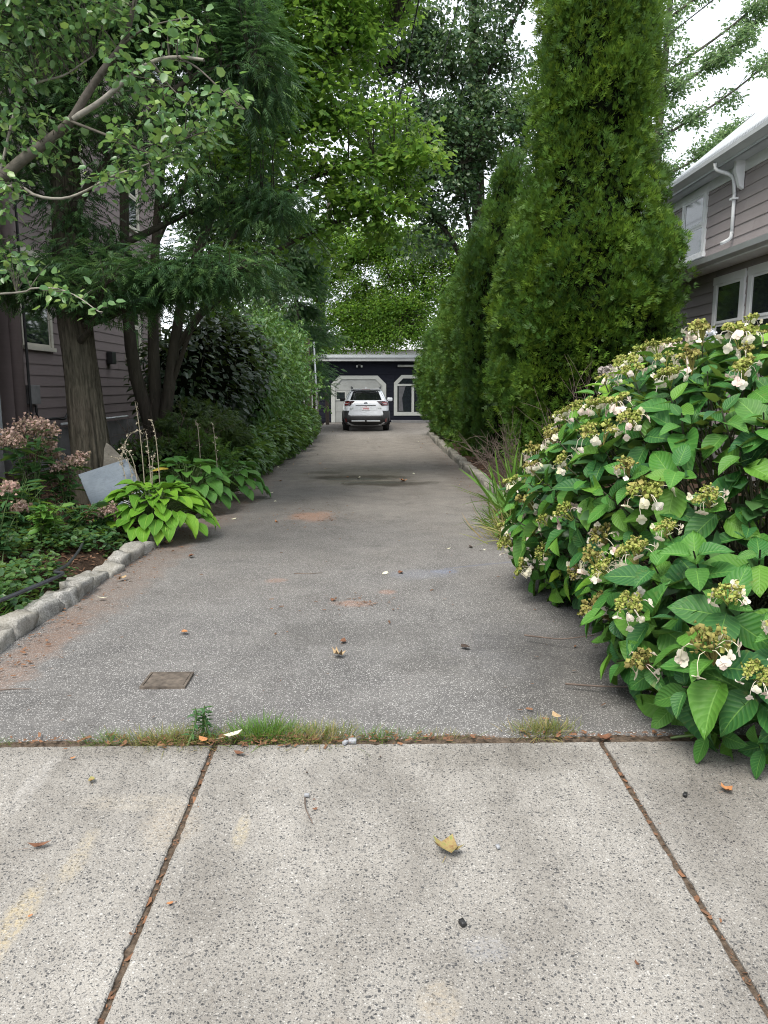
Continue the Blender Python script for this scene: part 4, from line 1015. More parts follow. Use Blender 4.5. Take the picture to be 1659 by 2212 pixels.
V, F = bark_trunk(cp, np.interp(cp[:, 2], [-.2, 0.3, 1.4, 2.6, 4.5, 7, 10.5], [.255, .225, .19, .175, .14, .10, .02]), 96, 3, 0.13, 0.12)
link("trunk", np_mesh("trunk", V, F, M['bark'], True), CY)
O = np.array([-3.5, 9.6, 0.1])
cy_l = []
for (pts, r) in [
    ([(-3.6, 9.6, 2.2), (-3.0, 9.3, 2.35), (-2.2, 9.0, 2.7), (-1.6, 8.9, 2.75)], .05), ([(-3.62, 9.65, 2.0), (-3.3, 9.2, 2.15), (-2.9, 8.7, 2.6)], .05), ([(-3.6, 9.6, 2.9), (-2.8, 9.7, 3.3), (-1.9, 9.8, 3.7), (-1.2, 9.9, 3.7)], .06),
    ([(-3.6, 9.6, 3.5), (-2.9, 9.2, 4.1), (-2.0, 9.0, 4.8), (-1.3, 9.0, 5.0)], .06), ([(-3.6, 9.6, 4.6), (-3.0, 9.3, 5.2), (-2.2, 9.1, 5.9), (-1.5, 9.1, 6.1)], .055), ([(-3.55, 9.65, 5.6), (-3.0, 9.8, 6.4), (-2.2, 9.9, 7.0)], .05),
    ([(-3.6, 9.6, 2.5), (-4.1, 9.3, 2.7), (-4.6, 9.1, 2.9)], .05), ([(-3.6, 9.6, 3.4), (-4.0, 9.9, 4.0), (-4.5, 10.0, 4.5)], .05), ([(-3.55, 9.6, 5.0), (-4.1, 9.4, 5.6), (-4.6, 9.4, 6.0)], .05), ([(-3.5, 9.6, 6.2), (-3.6, 10.0, 7.2), (-3.7, 10.4, 8.0)], .05), ([(-3.5, 9.6, 6.6), (-3.0, 9.0, 7.2), (-2.7, 8.5, 7.8)], .05)]:
    cy_l.append(limb([np.array(p) - O for p in pts], r, .012))
for l in cy_l: limbs_mesh("limb", [l], M['bark_dark'], CY, 7)
cy_e = [(-2.5, 9.3, 5.75, 1.5, .9, .75, 1.3), (-1.35, 9.3, 4.9, .50, .6, .75, 1.3), (-2.7, 9.2, 2.72, 1.25, .7, .32, 2.2), (-1.75, 9.3, 2.85, .75, .7, .30, 1.4), (-1.35, 9.7, 3.65, .55, .6, .42, 1.2), (-4.15, 9.3, 2.75, .65, .6, .35, 1.4), (-3.4, 9.4, 7.2, 1.6, 1.3, 1.2, .9), (-4.0, 9.5, 4.6, .55, .7, 1.0, .7), (-3.4, 9.5, 3.2, .5, .5, .5, 1.2), (-3.3, 9.4, 9.0, .9, .9, 1.0, .8), (-2.9, 9.2, 4.6, .9, .6, .55, .75), (-2.2, 9.4, 3.9, .7, .6, .45, .8)]
A = in_ellipsoids(cy_e, 1950, rng, .1) - O
tw, dirs = twigs_to(A, cy_l + [(cp[20:], np.zeros(40))], rng, .007, .08)
V, F = join_tubes(tw); link("twigs", np_mesh("twigs", V, F, M['bark_dark'], True), CY)["kind"] = "stuff"
n = 1950 * 20; k = np.repeat(np.arange(1950), 20)
off = rng.normal(size=(n, 3)) * np.array([.15, .15, .09]) - dirs[k]*(rng.random(n)*.25)[:, None]
D = norm(off*np.array([1.6, 1.6, .4]) + dirs[k]*.18 + np.array([0, 0, -.10])); N = norm(np.array([0, 0, 1.]) + rng.normal(size=(n, 3))*.35)
leafy("crown", FROND, A[k] + off, D, N, rng.uniform(.10, .19, n), M['cypress'], CY, rng)

# ------------------------------------------------------------------ many-stemmed maple whose boughs reach over the driveway
rng = np.random.default_rng(78)
b = (-3.45, 12.3, 0.12)
mp = [limb([b, (-3.5, 12.3, .8), (-3.72, 12.2, 1.9), (-3.75, 12.2, 3.6), (-3.6, 12.2, 6.5)], .15, .05), limb([b, (-3.42, 12.3, .9), (-3.42, 12.35, 2.4), (-3.3, 12.5, 4.2), (-2.9, 12.6, 7.0)], .13, .04), limb([b, (-3.3, 12.25, .8), (-3.1, 12.2, 1.9), (-2.85, 12.2, 3.0), (-2.2, 12.2, 4.6), (-1.6, 12.2, 6.6)], .12, .04),
      limb([(-3.1, 12.2, 2.0), (-2.4, 12.2, 2.9), (-1.4, 12.3, 3.6), (-.3, 12.4, 4.1), (.6, 12.5, 4.3)], .055, .012), limb([(-2.85, 12.2, 3.0), (-2.0, 12.1, 3.8), (-.9, 12.2, 4.6), (.3, 12.3, 5.0), (.95, 12.4, 5.05)], .055, .012), limb([(-3.3, 12.5, 4.2), (-2.2, 12.6, 5.0), (-1.0, 12.7, 5.5), (.3, 12.9, 5.8)], .05, .012),
      limb([(-2.2, 12.2, 4.6), (-1.3, 12.3, 5.8), (-.4, 12.4, 6.5), (.4, 12.5, 6.9)], .05, .012), limb([(-2.9, 12.6, 6.0), (-1.8, 12.5, 7.2), (-.6, 12.4, 7.8)], .05, .012), limb([(-3.6, 12.2, 5), (-3.0, 11.8, 6.5), (-2.2, 11.4, 7.5)], .045, .012), limb([(-3.1, 12.2, 1.6), (-2.7, 12.0, 2.4), (-2.2, 11.8, 2.8)], .045, .012)]
me_ = [(-1.6, 12.3, 4.3, .8, .8, .35, 1.1), (-2.3, 12.3, 4.9, .7, .7, .5, 1.0), (-.3, 12.5, 4.75, 1.0, .9, .30, 1.0), (-1.0, 12.4, 5.9, 1.0, .9, .35), (.3, 12.4, 3.85, .55, .6, .2, 1.0), (-.7, 12.4, 6.5, 1.1, .9, .6), (.05, 12.5, 5.55, .95, .9, .38), (.45, 12.4, 4.95, .75, .7, .26, 1.3), (-.05, 12.4, 4.3, .85, .8, .24, 1.3), (-1.35, 12.3, 5.2, .9, .8, .5), (-.9, 12.3, 4.0, .6, .7, .24), (-1.6, 12.3, 7.1, 1.6, 1.2, .7), (-.2, 12.5, 7.6, 1.3, 1.2, .6), (-1.9, 12.2, 3.5, .6, .6, .3, .7), (-.35, 12.3, 3.45, .45, .5, .16, .9), (-2.7, 12.2, 8.0, 1.6, 1.3, .8), (-2.2, 11.9, 2.9, .5, .5, .2, .6)]
deciduous("overhanging_maple", "several stemmed maple with bright yellow green boughs reaching over the driveway", b, mp, me_, 1280, 24, .095, [KITE, OVAL4, MAPLE8, MAPLE8], M['maple'], M['bark_dark'], rng, .30, .18, .05, .006, trunk_first=3, tilt=.5, shell=.1)

# ------------------------------------------------------------------ crabapple at the left edge, near the camera
rng = np.random.default_rng(79)
b = (-4.35, 6.4, .1)
cl = [limb([b, (-4.2, 6.4, 1.0), (-3.7, 6.4, 1.9), (-3.31, 6.4, 2.40), (-3.06, 6.36, 2.92), (-2.74, 6.31, 3.2), (-2.47, 6.27, 3.36), (-2.27, 6.22, 3.49), (-2.14, 6.18, 3.64), (-1.97, 6.13, 3.82), (-1.8, 6.09, 3.99), (-1.71, 6.04, 4.18), (-1.6, 6.0, 4.5)], .062, .014, 40),
      limb([(-2.24, 6.2, 3.5), (-2.01, 6.14, 3.6), (-1.78, 6.08, 3.74), (-1.58, 6.02, 3.83), (-1.38, 5.96, 3.84), (-1.18, 5.9, 3.8)], .024, .011, 20), limb([(-3.03, 6.3, 2.91), (-2.75, 6.24, 3.03), (-2.55, 6.19, 2.94), (-2.33, 6.13, 2.91), (-2.14, 6.07, 2.95), (-1.89, 6.01, 3.05), (-1.67, 5.96, 3.1), (-1.44, 5.9, 3.16)], .015, .004, 20),
      limb([(-2.95, 6.4, 3.05), (-2.73, 6.4, 3.7), (-2.56, 6.35, 3.8), (-2.33, 6.3, 3.84), (-2.16, 6.25, 3.91), (-2.06, 6.2, 3.94)], .011, .005, 18), limb([(-3.31, 6.4, 2.2), (-3.11, 6.2, 2.2), (-2.69, 6.13, 2.22), (-2.59, 6.07, 2.24), (-2.37, 6.0, 2.23), (-2.19, 5.93, 2.16), (-2.04, 5.87, 2.06), (-1.97, 5.8, 2.04)], .010, .003, 20),
      limb([(-1.38, 5.95, 3.84), (-1.22, 5.9, 3.74), (-1.05, 5.85, 3.58), (-0.88, 5.8, 3.44)], .009, .003), limb([(-2.26, 6.2, 3.48), (-1.9, 6.1, 3.33), (-1.6, 6.0, 3.2), (-1.34, 5.9, 3.27)], .012, .004), limb([(-3.2, 6.4, 2.6), (-3.1, 6.5, 3.6), (-2.9, 6.5, 4.3), (-2.6, 6.4, 4.6)], .03, .008), limb([(-1.85, 6.1, 3.95), (-1.6, 6.0, 4.05), (-1.3, 5.95, 4.1)], .010, .004), limb([(-1.58, 6.02, 3.83), (-1.45, 5.95, 3.65), (-1.3, 5.9, 3.5)], .008, .003)]
ce = [(-1.67, 6.0, 3.75, .30, .3, .16), (-1.6, 6.0, 3.3, .36, .3, .16, 1.2), (-1.33, 5.9, 3.43, .28, .3, .14, 1.2), (-1.04, 5.82, 3.52, .20, .2, .12), (-2.6, 6.3, 4.05, .38, .35, .30, 1.2), (-2.63, 6.3, 3.45, .40, .3, .22), (-1.88, 6.0, 3.02, .24, .22, .10, 1.3), (-1.58, 5.9, 3.08, .2, .2, .10, 1.3), (-2.32, 6.2, 4.25, .45, .35, .28, 1.2), (-1.85, 6.1, 4.2, .35, .3, .22, 1.2), (-2.77, 6.2, 2.5, .28, .25, .16, 1.2), (-2.28, 6.0, 2.2, .22, .2, .08), (-1.98, 5.9, 2.08, .10, .1, .06, 1.5), (-1.39, 6.0, 4.05, .25, .25, .14), (-2.5, 6.2, 4.8, .9, .6, .4), (-2.9, 6.2, 3.0, .3, .3, .2)]
CRt = deciduous("crabapple_tree", "crabapple with round pale green leaves and crooked branches reaching in from the left edge", b, cl, ce, 620, 7, .066, [ROUND, OVAL], M['crab'], M['bark_crab'], rng, .11, .45, .1, .004, tilt=.7, shell=.1, droop=.35)
for o in CRt.children:
    if o.name.startswith("limb"):
        pass
pale = [c for c in CRt.children if c.name.startswith("limb")]
for c in (pale[0], pale[1], pale[2], pale[3]): c.data.materials[0] = M['bark_pale']

# ------------------------------------------------------------------ trees further back
rng = np.random.default_rng(80)
b = (-2.75, 45.0, -.3)
yl = [limb([b, (-2.75, 45, 3), (-2.8, 45, 6), (-2.4, 45, 10), (-2, 45, 14)], .36, .12), limb([(-2.75, 45, 4.6), (-1.2, 44.6, 5.4), (.6, 44.2, 5.7), (1.8, 44, 5.6)], .11, .03), limb([(-2.75, 45, 4.0), (-1.5, 44.5, 4.5), (0.2, 44.2, 4.6)], .09, .02), limb([(-2.8, 45, 6), (-4, 45, 7.5), (-5.5, 45, 8.2)], .12, .03), limb([(-2.7, 45, 7), (-.8, 44.8, 8.5), (1.6, 44.5, 9.6), (3.5, 44, 10)], .12, .03), limb([(-2.4, 45, 10), (-.5, 45, 12), (1.5, 45, 13)], .1, .03)]
yl.append(limb([(-2.75, 45, 5.0), (-.5, 44.6, 6.6), (2.2, 44.2, 7.4), (4.6, 44, 7.6)], .1, .02)); yl.append(limb([(-2.75, 45, 3.6), (-4, 44.6, 4.4), (-5.2, 44.4, 4.7)], .08, .02))
ye = [(-2.2, 44.2, 3.75, 1.2, .9, .45, 2.0), (.3, 44.1, 3.9, 1.4, .9, .4, 2.0), (2.2, 44.1, 4.2, 1.2, .9, .5, 2.0), (-1.5, 44.5, 9.0, 1.8, 1.4, .9, 1.3), (1.6, 44.4, 8.4, 1.8, 1.4, 1.0, 1.3), (4.8, 44.2, 8.6, 1.6, 1.4, 1.0, 1.0), (-.9, 44.4, 5.6, 2.4, 1.4, .8, 1.4), (1.4, 44.3, 6.2, 2.2, 1.4, .9, 1.3), (-2.2, 44.6, 7.4, 2.4, 1.5, 1.0, 1.1), (3.6, 44.2, 6.6, 1.8, 1.4, 1.2, 1.1), (-.7, 44.2, 4.25, 1.7, 1.0, .55, 2.0), (1.2, 44.2, 4.7, 1.3, 1.0, .5, 1.6), (2.9, 44.2, 4.9, 1.2, 1.0, .6, 1.2), (-4.4, 44.6, 5.0, 1.6, 1.2, .8, .9), (-3.5, 44.8, 9.8, 2.4, 2, 1.0, .8), (0, 45, 9.6, 3, 2, 1.2, .9), (3.4, 44.6, 9.4, 2, 1.6, 1.2, .9)]
deciduous("yellowing_maple", "maple with low yellow green boughs hanging behind the garage roof", b, yl, ye, 2400, 26, .17, [KITE, OVAL4], M['yellowmaple'], M['bark_dark'], rng, .50, .45, .08, .012, tilt=.8, shell=.1)
rng = np.random.default_rng(81)
b = (4.6, 33.0, -.3)
bl = [limb([b, (4.6, 33, 4), (4.5, 33, 9), (4.2, 33, 15), (4, 33, 20)], .42, .12), limb([(4.6, 33, 5.5), (3, 32.8, 8), (1.2, 32.5, 9.6), (.2, 32.3, 10.4)], .14, .03), limb([(4.5, 33, 8), (5.8, 32.8, 10.5), (6.8, 32.6, 12)], .14, .03), limb([(4.5, 33, 9), (2.8, 32.7, 12), (1.5, 32.4, 14)], .13, .03), limb([(4.3, 33, 13), (5.6, 32.6, 15.5), (6.4, 32.5, 17)], .1, .03), limb([(4.6, 33, 6), (3.9, 32, 8.5), (3.6, 31.2, 10)], .1, .03), limb([(4.3, 33, 12), (2.4, 33, 15.5), (.8, 33, 17.5)], .1, .03)]
be = [(3.0, 32.3, 11.2, 2.2, 1.6, 1.6, 1.0), (-.2, 32.4, 9.6, 1.4, 1.3, 1.2, .8), (4.4, 32, 11.6, 2.3, 1.6, 1.7, 1.1), (2.7, 32.3, 9.3, 1.6, 1.5, 1.3, 1.2), (3.4, 32.4, 14.6, 2.4, 1.8, 1.6, .9), (1.2, 32.4, 11.6, 1.4, 1.4, 1.6, 1.0), (5.9, 32.5, 13.2, 1.4, 1.4, 1.6, .6), (4.6, 32.5, 8.2, 1.5, 1.4, 1.0, .6), (1.0, 32.6, 15.5, 2, 1.8, 1.6, .8), (5.2, 32.5, 17.5, 2.2, 2, 1.6, .6), (2.0, 32.4, 7.3, 1.2, 1.2, .7, .7), (-1.2, 32.6, 13.6, 1.8, 1.6, 1.6, .7)]
deciduous("norway_maple", "tall dark blue green maple rising behind the arborvitae row", b, bl, be, 1500, 26, .17, [KITE, OVAL4, MAPLE8], M['backmaple'], M['bark_dark'], rng, .42, .35, .08, .010, tilt=.8, shell=.15, droop=.5)
rng = np.random.default_rng(82)
b = (11.2, 31.0, -.3)
ll = [limb([b, (11.2, 31, 5), (11.1, 31, 10), (11.3, 31, 16), (11.5, 31, 22)], .26, .05)]; le = [(11.2, 31, 9.2, .7, .8, 2.4, 1.4), (11.3, 31, 14, .8, .8, 3.2, 1.4), (11.4, 31, 19, .9, .8, 2.0, 1.0)]
for z, dx in ((5.2, 6), (6.9, 6.4), (7.5, 4.5), (8.9, 6), (9.4, 3.6), (10.9, 6.2), (12.4, 4.6), (13.2, 5.8), (15.1, 5), (16.4, 5)):
    sl_ = .52 + .03*(z - 6) + rng.uniform(-.12, .12); pth = [(11.2, 31, z), (11.2 + dx*.5, 31, z + dx*.40*sl_*1.3), (11.2 + dx, 31, z + dx*sl_*1.25)]
    ll.append(limb(pth, .06, .012))
    for q in (.15, .3, .42, .54, .66, .78, .9, 1.0):
        le.append((11.2 + dx*q + rng.normal()*.25, 31 + rng.normal()*.5, z + (dx*q*sl_*1.04 if q < .5 else dx*(.5*sl_*1.04 + (q - .5)*sl_*1.46)) + rng.normal()*.28, .45, .8, rng.uniform(.2, .5), rng.uniform(.6, 3.6)))
deciduous("feathery_tree", "feathery pale green tree with slanting branches behind the taupe house", b, ll, le, 1500, 20, .15, [KITE, OVAL4], M['locust'], M['bark_crab'], rng, .30, .35, .05, .008, tilt=.7, shell=.05)
rng = np.random.default_rng(83)
b = (-7.5, 27.0, -.2)
fl_ = [limb([b, (-7.5, 27, 4), (-7.3, 27, 9), (-7, 27, 14)], .35, .1), limb([(-7.4, 27, 4), (-6, 26.6, 6), (-4.4, 26.3, 7.2)], .12, .03), limb([(-7.4, 27, 6), (-5.8, 26.7, 8.6), (-4, 26.4, 10)], .12, .03), limb([(-7.4, 27, 7), (-8.8, 26.7, 9), (-10, 26.4, 10)], .12, .03), limb([(-7.3, 27, 9), (-5.5, 27, 11.5), (-3.8, 27, 12.5)], .1, .03)]
fe = [(-3.0, 26.4, 4.6, .9, .9, .7, 1.4), (-5.0, 26.2, 6.6, 1.4, 1.0, 1.0, 1.3), (-3.9, 26.4, 8.0, 1.5, 1.2, 1.0, 1.3), (-2.3, 26.4, 6.3, 1.1, 1.0, .7, 1.4), (-4.2, 26.4, 5.6, 1.2, 1.0, .8, 1.4), (-2.2, 26.5, 10.4, 1.2, 1.2, .9, 1.0), (-4.8, 26.4, 7.2, 1.7, 1.4, 1.2, .8), (-4.0, 26.4, 10.2, 2.2, 1.6, 1.6, 1.0), (-7, 26.8, 11.5, 3, 2, 2.4, .5), (-9, 26.6, 9, 2, 1.6, 1.6, .5), (-3.4, 26.6, 13.2, 2, 1.6, 1.4, .8), (-2.6, 26.5, 8.4, 1.2, 1.2, .8, .9)]
deciduous("shade_tree", "dark green broadleaf tree rising behind the mauve house and the vines", b, fl_, fe, 1200, 26, .17, [KITE, OVAL4], M['backmaple'], M['bark_dark'], rng, .5, .3, .08, .01, tilt=.6, shell=.15)
# hemlock beside the garage
rng = np.random.default_rng(84)
HM = tag(empty("hemlock_tree", (-2.95, 31.6, -.2)), "dark drooping hemlock at the left corner of the garage", "tree")
hl = [limb([(0, 0, 0), (.05, 0, 2.5), (0, 0, 5), (0, 0, 8.6)], .17, .03)]
limbs_mesh("trunk", hl, M['bark_dark'], HM, 10)
for q in range(64):
    z = rng.uniform(1.6, 8.3); a = rng.uniform(0, 6.28); L = (1 - z/9.4)*2.0 + .35
    hl.append(limb([(0, 0, z), (math.cos(a)*L*.5, math.sin(a)*L*.5, z + .10), (math.cos(a)*L, math.sin(a)*L, z - .22*L)], .025, .006, 7)); limbs_mesh("limb", [hl[-1]], M['bark_dark'], HM, 5)
Q = np.concatenate([p[2:] for p, _ in hl[1:]]); n = 13000; k = rng.integers(0, len(Q), n); off = rng.normal(size=(n, 3))*np.array([.22, .22, .10]) + np.array([0, 0, -.06])
leafy("crown", FROND, Q[k] + off, norm(Q[k]*np.array([1, 1, 0]) + off*3 + np.array([0, 0, -.15])), norm(np.array([0, 0, 1.]) + rng.normal(size=(n, 3))*.4), rng.uniform(.2, .36, n), M['cypress'], HM, rng)

# trees beyond the far house that close the view
for i, (x, y, h, w, lab) in enumerate(((-9, 68, 13, 5.5, "distant green tree behind the pale house, left of the chimney"), (1.5, 72, 11, 5.0, "distant green tree behind the pale house, behind the chimney"), (11, 66, 14, 6.0, "distant green tree behind the pale house, at the far right"))):
    rng = np.random.default_rng(840 + i); b = (x, y, -.3)
    lm_ = [limb([b, (x, y, h*.3), (x + .2, y, h*.6), (x, y, h*.95)], .4, .08)] + [limb([(x, y, h*q), (x + s*w*.4, y, h*q + 1.2), (x + s*w*.75, y, h*q + 1.6)], .12, .03) for q, s in ((.3, 1), (.35, -1), (.5, 1), (.55, -1), (.7, 1))]
    deciduous("distant_tree", lab, b, lm_, [(x, y, h*.45, w*.8, w*.6, h*.25), (x - w*.3, y, h*.68, w*.6, w*.5, h*.2), (x + w*.3, y, h*.66, w*.6, w*.5, h*.22), (x, y, h*.85, w*.45, w*.4, h*.14)], 420, 20, .32, [KITE, OVAL4], M['yellowmaple'] if i == 1 else M['vine'], M['bark_dark'], rng, .8, .5, .08, .015, tilt=.8, shell=.2, group="distant trees")
# ------------------------------------------------------------------ shrubs on the left
def shrub(name, label, els, n, size, templates, mat, seed, zmin, droop=.5, tilt=.45, inner=.35, stems=8, core=.7, category="shrub", outward=.6, lump=.13, ls=2.2):
    rng = np.random.default_rng(seed)
    cx, cy = np.mean([e[0] for e in els]), np.mean([e[1] for e in els]); O = np.array([cx, cy, zmin])
    T = tag(empty(name, O), label, category)
    P, N = surface_points(els, n, rng, zmin + .03, lump, ls, seed)
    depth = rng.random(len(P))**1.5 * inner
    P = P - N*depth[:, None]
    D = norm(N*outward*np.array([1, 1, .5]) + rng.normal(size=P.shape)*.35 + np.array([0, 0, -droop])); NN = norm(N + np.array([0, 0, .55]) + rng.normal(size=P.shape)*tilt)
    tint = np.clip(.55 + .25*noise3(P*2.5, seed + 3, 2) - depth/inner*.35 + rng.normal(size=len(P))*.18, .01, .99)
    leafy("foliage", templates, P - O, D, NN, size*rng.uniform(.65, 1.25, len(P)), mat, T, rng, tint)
    st = []
    for e in els:
        for q in range(stems):
            a = rng.uniform(0, 6.28); tip = np.array(e[:3]) + np.array([math.cos(a)*e[3]*.7, math.sin(a)*e[4]*.7, e[5]*rng.uniform(-.1, .7)]); b0 = np.array([e[0] + rng.normal()*.12, e[1] + rng.normal()*.15, zmin - .05])
            st.append(tube(curve(b0 - O, (b0*.4 + tip*.6)*np.array([1, 1, .8]) - O*np.array([1, 1, 1]) + np.array([0, 0, 0]), tip - O, 6), taper(6, .02, .005), 5))
    V, F = join_tubes(st); link("stems", np_mesh("stems", V, F, M['bark_dark'], True), T)["kind"] = "stuff"
    if core:  # dark filler lumps that read as shade between the leaves
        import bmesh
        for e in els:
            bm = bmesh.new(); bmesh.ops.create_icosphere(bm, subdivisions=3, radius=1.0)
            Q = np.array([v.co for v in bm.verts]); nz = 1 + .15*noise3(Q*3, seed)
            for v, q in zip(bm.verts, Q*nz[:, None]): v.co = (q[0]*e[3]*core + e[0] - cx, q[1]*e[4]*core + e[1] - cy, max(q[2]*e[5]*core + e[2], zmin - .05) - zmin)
            m = bpy.data.meshes.new("shade_core"); bm.to_mesh(m); bm.free(); m.materials.append(M['core']); link("shade_core", m, T)
    return T
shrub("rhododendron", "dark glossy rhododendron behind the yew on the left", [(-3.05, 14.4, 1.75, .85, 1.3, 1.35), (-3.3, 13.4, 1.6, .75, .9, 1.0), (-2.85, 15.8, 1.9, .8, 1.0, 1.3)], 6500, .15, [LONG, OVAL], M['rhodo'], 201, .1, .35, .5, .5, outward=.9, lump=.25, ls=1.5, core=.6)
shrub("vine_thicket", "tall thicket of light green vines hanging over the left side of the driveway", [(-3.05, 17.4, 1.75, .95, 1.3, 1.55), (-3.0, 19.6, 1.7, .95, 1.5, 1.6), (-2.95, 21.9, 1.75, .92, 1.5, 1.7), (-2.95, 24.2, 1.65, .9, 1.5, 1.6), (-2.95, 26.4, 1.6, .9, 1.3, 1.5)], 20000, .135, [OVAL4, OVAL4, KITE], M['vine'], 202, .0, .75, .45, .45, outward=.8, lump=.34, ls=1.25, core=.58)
shrub("yew_bush", "low spreading yew with layered fine twigs in front of the rhododendron", [(-2.75, 12.1, .95, .62, .8, .20), (-2.62, 12.9, .72, .55, .8, .20), (-2.85, 11.7, .55, .5, .6, .2), (-2.6, 13.4, .45, .5, .7, .28)], 8500, .11, FROND, M['yew'], 203, .05, .25, .35, .25, core=.55, outward=1.0)
shrub("evergreen_ground_cover", "leaning glossy ground cover plants below the vines along the driveway edge", [(-2.28, 12.2, .22, .28, .9, .26), (-2.22, 13.8, .28, .30, 1.0, .34), (-2.18, 15.6, .35, .34, 1.1, .46), (-2.15, 17.5, .38, .36, 1.2, .52), (-2.12, 19.5, .38, .36, 1.2, .55), (-2.10, 21.6, .36, .36, 1.2, .55), (-2.08, 23.7, .34, .36, 1.2, .55), (-2.08, 25.8, .30, .36, 1.2, .55)], 15000, .15, [LONG, OVAL4], M['pachy'], 204, -.16, .55, .4, .2, stems=3, core=.6, category="ground cover", outward=1.1, lump=.16, ls=1.8)
shrub("low_dark_shrub", "low dark green shrub right of the cypress trunk", [(-3.15, 10.7, .42, .5, .5, .35), (-2.75, 10.9, .5, .35, .4, .25)], 2600, .085, [OVAL, KITE], M['yew'], 205, .12, .2, .5, .25, core=.6)
shrub("bright_juniper", "small bright green juniper sprig above the second hosta", [(-2.45, 10.9, .62, .30, .35, .14), (-2.25, 10.6, .48, .22, .3, .12)], 900, .11, FROND, M['thuja'], 206, .1, .1, .4, .12, core=0, outward=1.0)

def twiggy(name, label, base, n, H, spread, seed, mat, r=.006, fork=4, lean=(0, 0), category="shrub", curl=.25):
    rng = np.random.default_rng(seed); T = tag(empty(name, base), label, category); tb = []
    for q in range(n):
        a = rng.uniform(0, 6.28); L = H*rng.uniform(.6, 1.1); d = np.array([math.cos(a)*spread + lean[0], math.sin(a)*spread + lean[1], 1.0])
        p0 = np.array([rng.normal()*.06, rng.normal()*.06, -.05]); p2 = p0 + norm(d)*L; p1 = (p0 + p2)/2 + rng.normal(size=3)*curl*L*.5
        c = curve(p0, p1, p2, 7); tb.append(tube(c, taper(7, r, r*.35), 4))
        for w in range(fork):
            k = rng.integers(2, 6); e = c[k] + (norm(d + rng.normal(size=3)*.8))*L*rng.uniform(.12, .4)
            tb.append(tube(curve(c[k], (c[k] + e)/2 + rng.normal(size=3)*.03, e, 4), taper(4, r*.6, r*.25), 3))
    V, F = join_tubes(tb); link("twigs", np_mesh("twigs", V, F, mat, True), T)["kind"] = "stuff"
    return T
twiggy("bare_bush", "leafless brown twiggy bush between the cypress and the yew", (-2.95, 11.3, .1), 60, 1.15, .75, 301, M['dead'], .006, 7)
twiggy("dead_stalks", "dead brown branching stalks leaning over the right hand kerb", (2.05, 10.4, .05), 26, 1.0, .35, 302, M['dead'], .006, 9, (-.55, -.1), "dead plant")
twiggy("dead_shoots", "thin dead shoots standing in front of the arborvitae, behind the hydrangea", (2.35, 8.6, .05), 14, 1.55, .25, 303, M['dead'], .005, 7, (-.1, 0), "dead plant")

# ------------------------------------------------------------------ large single leaves
def big_leaf(name, mat, shape, fold=.18, curl=.35, wave=.02, seed=0, nu=6):
    r = np.random.default_rng(seed); V = []; U = []
    for i in range(nu + 1):
        u = i/nu
        if shape == 'heart': w = .39*(math.sin(math.pi*min(1, (u*.93 + .07))**.72))**.85 if u < 1 else 0
        else: w = .315*(math.sin(math.pi*(u**.92)))**.82*(1 - .18*u) if 0 < u < 1 else 0
        bk = -.10*math.exp(-u*14) if shape == 'heart' else 0
        for v in (-1, -.5, 0, .5, 1):
            x = u + (bk*abs(v)*1.3 if shape == 'heart' else .05*abs(v)*math.sin(math.pi*u)*-1)
            z = fold*w*abs(v)**1.3*2 - curl*u*u*.5 + (wave*math.sin(u*13 + v*2 + seed) if abs(v) == 1 else 0) + r.normal()*.004
            V.append((x*math.cos(curl*u*.5), v*w, z)); U.append((u, v, w))
    F = []
    for i in range(nu):
        for j in range(4): a = i*5 + j; F.append((a, a+5, a+6, a+1))
    F = np.array(F); T = np.concatenate([F[:, [0, 1, 2]], F[:, [0, 2, 3]]])
    return np.array(V), T, np.array(U)
def leaf_meshes(name, mat, shape, n, fold, curls, wave=.015):
    out = []
    for k in range(n):
        V, F, U = big_leaf(name, mat, shape, fold*(0.7 + .2*k), curls[k % len(curls)], wave, k)
        out.append((np_mesh(name, V, F, mat, True, np.zeros(len(V)), U), V, F, U))
    return out
def place_leaf(me, parent, pos, D, N, size, name="leaf"):
    f = frames(np.array([D]), np.array([N]))[0]
    o = link(name, me, parent)
    m = Matrix(((f[0, 0], f[0, 1], f[0, 2], pos[0]), (f[1, 0], f[1, 1], f[1, 2], pos[1]), (f[2, 0], f[2, 1], f[2, 2], pos[2]), (0, 0, 0, 1)))
    if name == "leaf":
        q = (pos[0]*37.7 + pos[1]*91.3 + pos[2]*53.1) % 1.0; r = (pos[0]*71.3 + pos[2]*17.9 + pos[1]*29.7) % 1.0
        o.matrix_local = m @ Matrix.Diagonal((size, size*(.84 + .34*q), size*(.5 + 1.3*r), 1))
    else: o.matrix_local = m @ Matrix.Diagonal((size, size, size, 1))
    return o

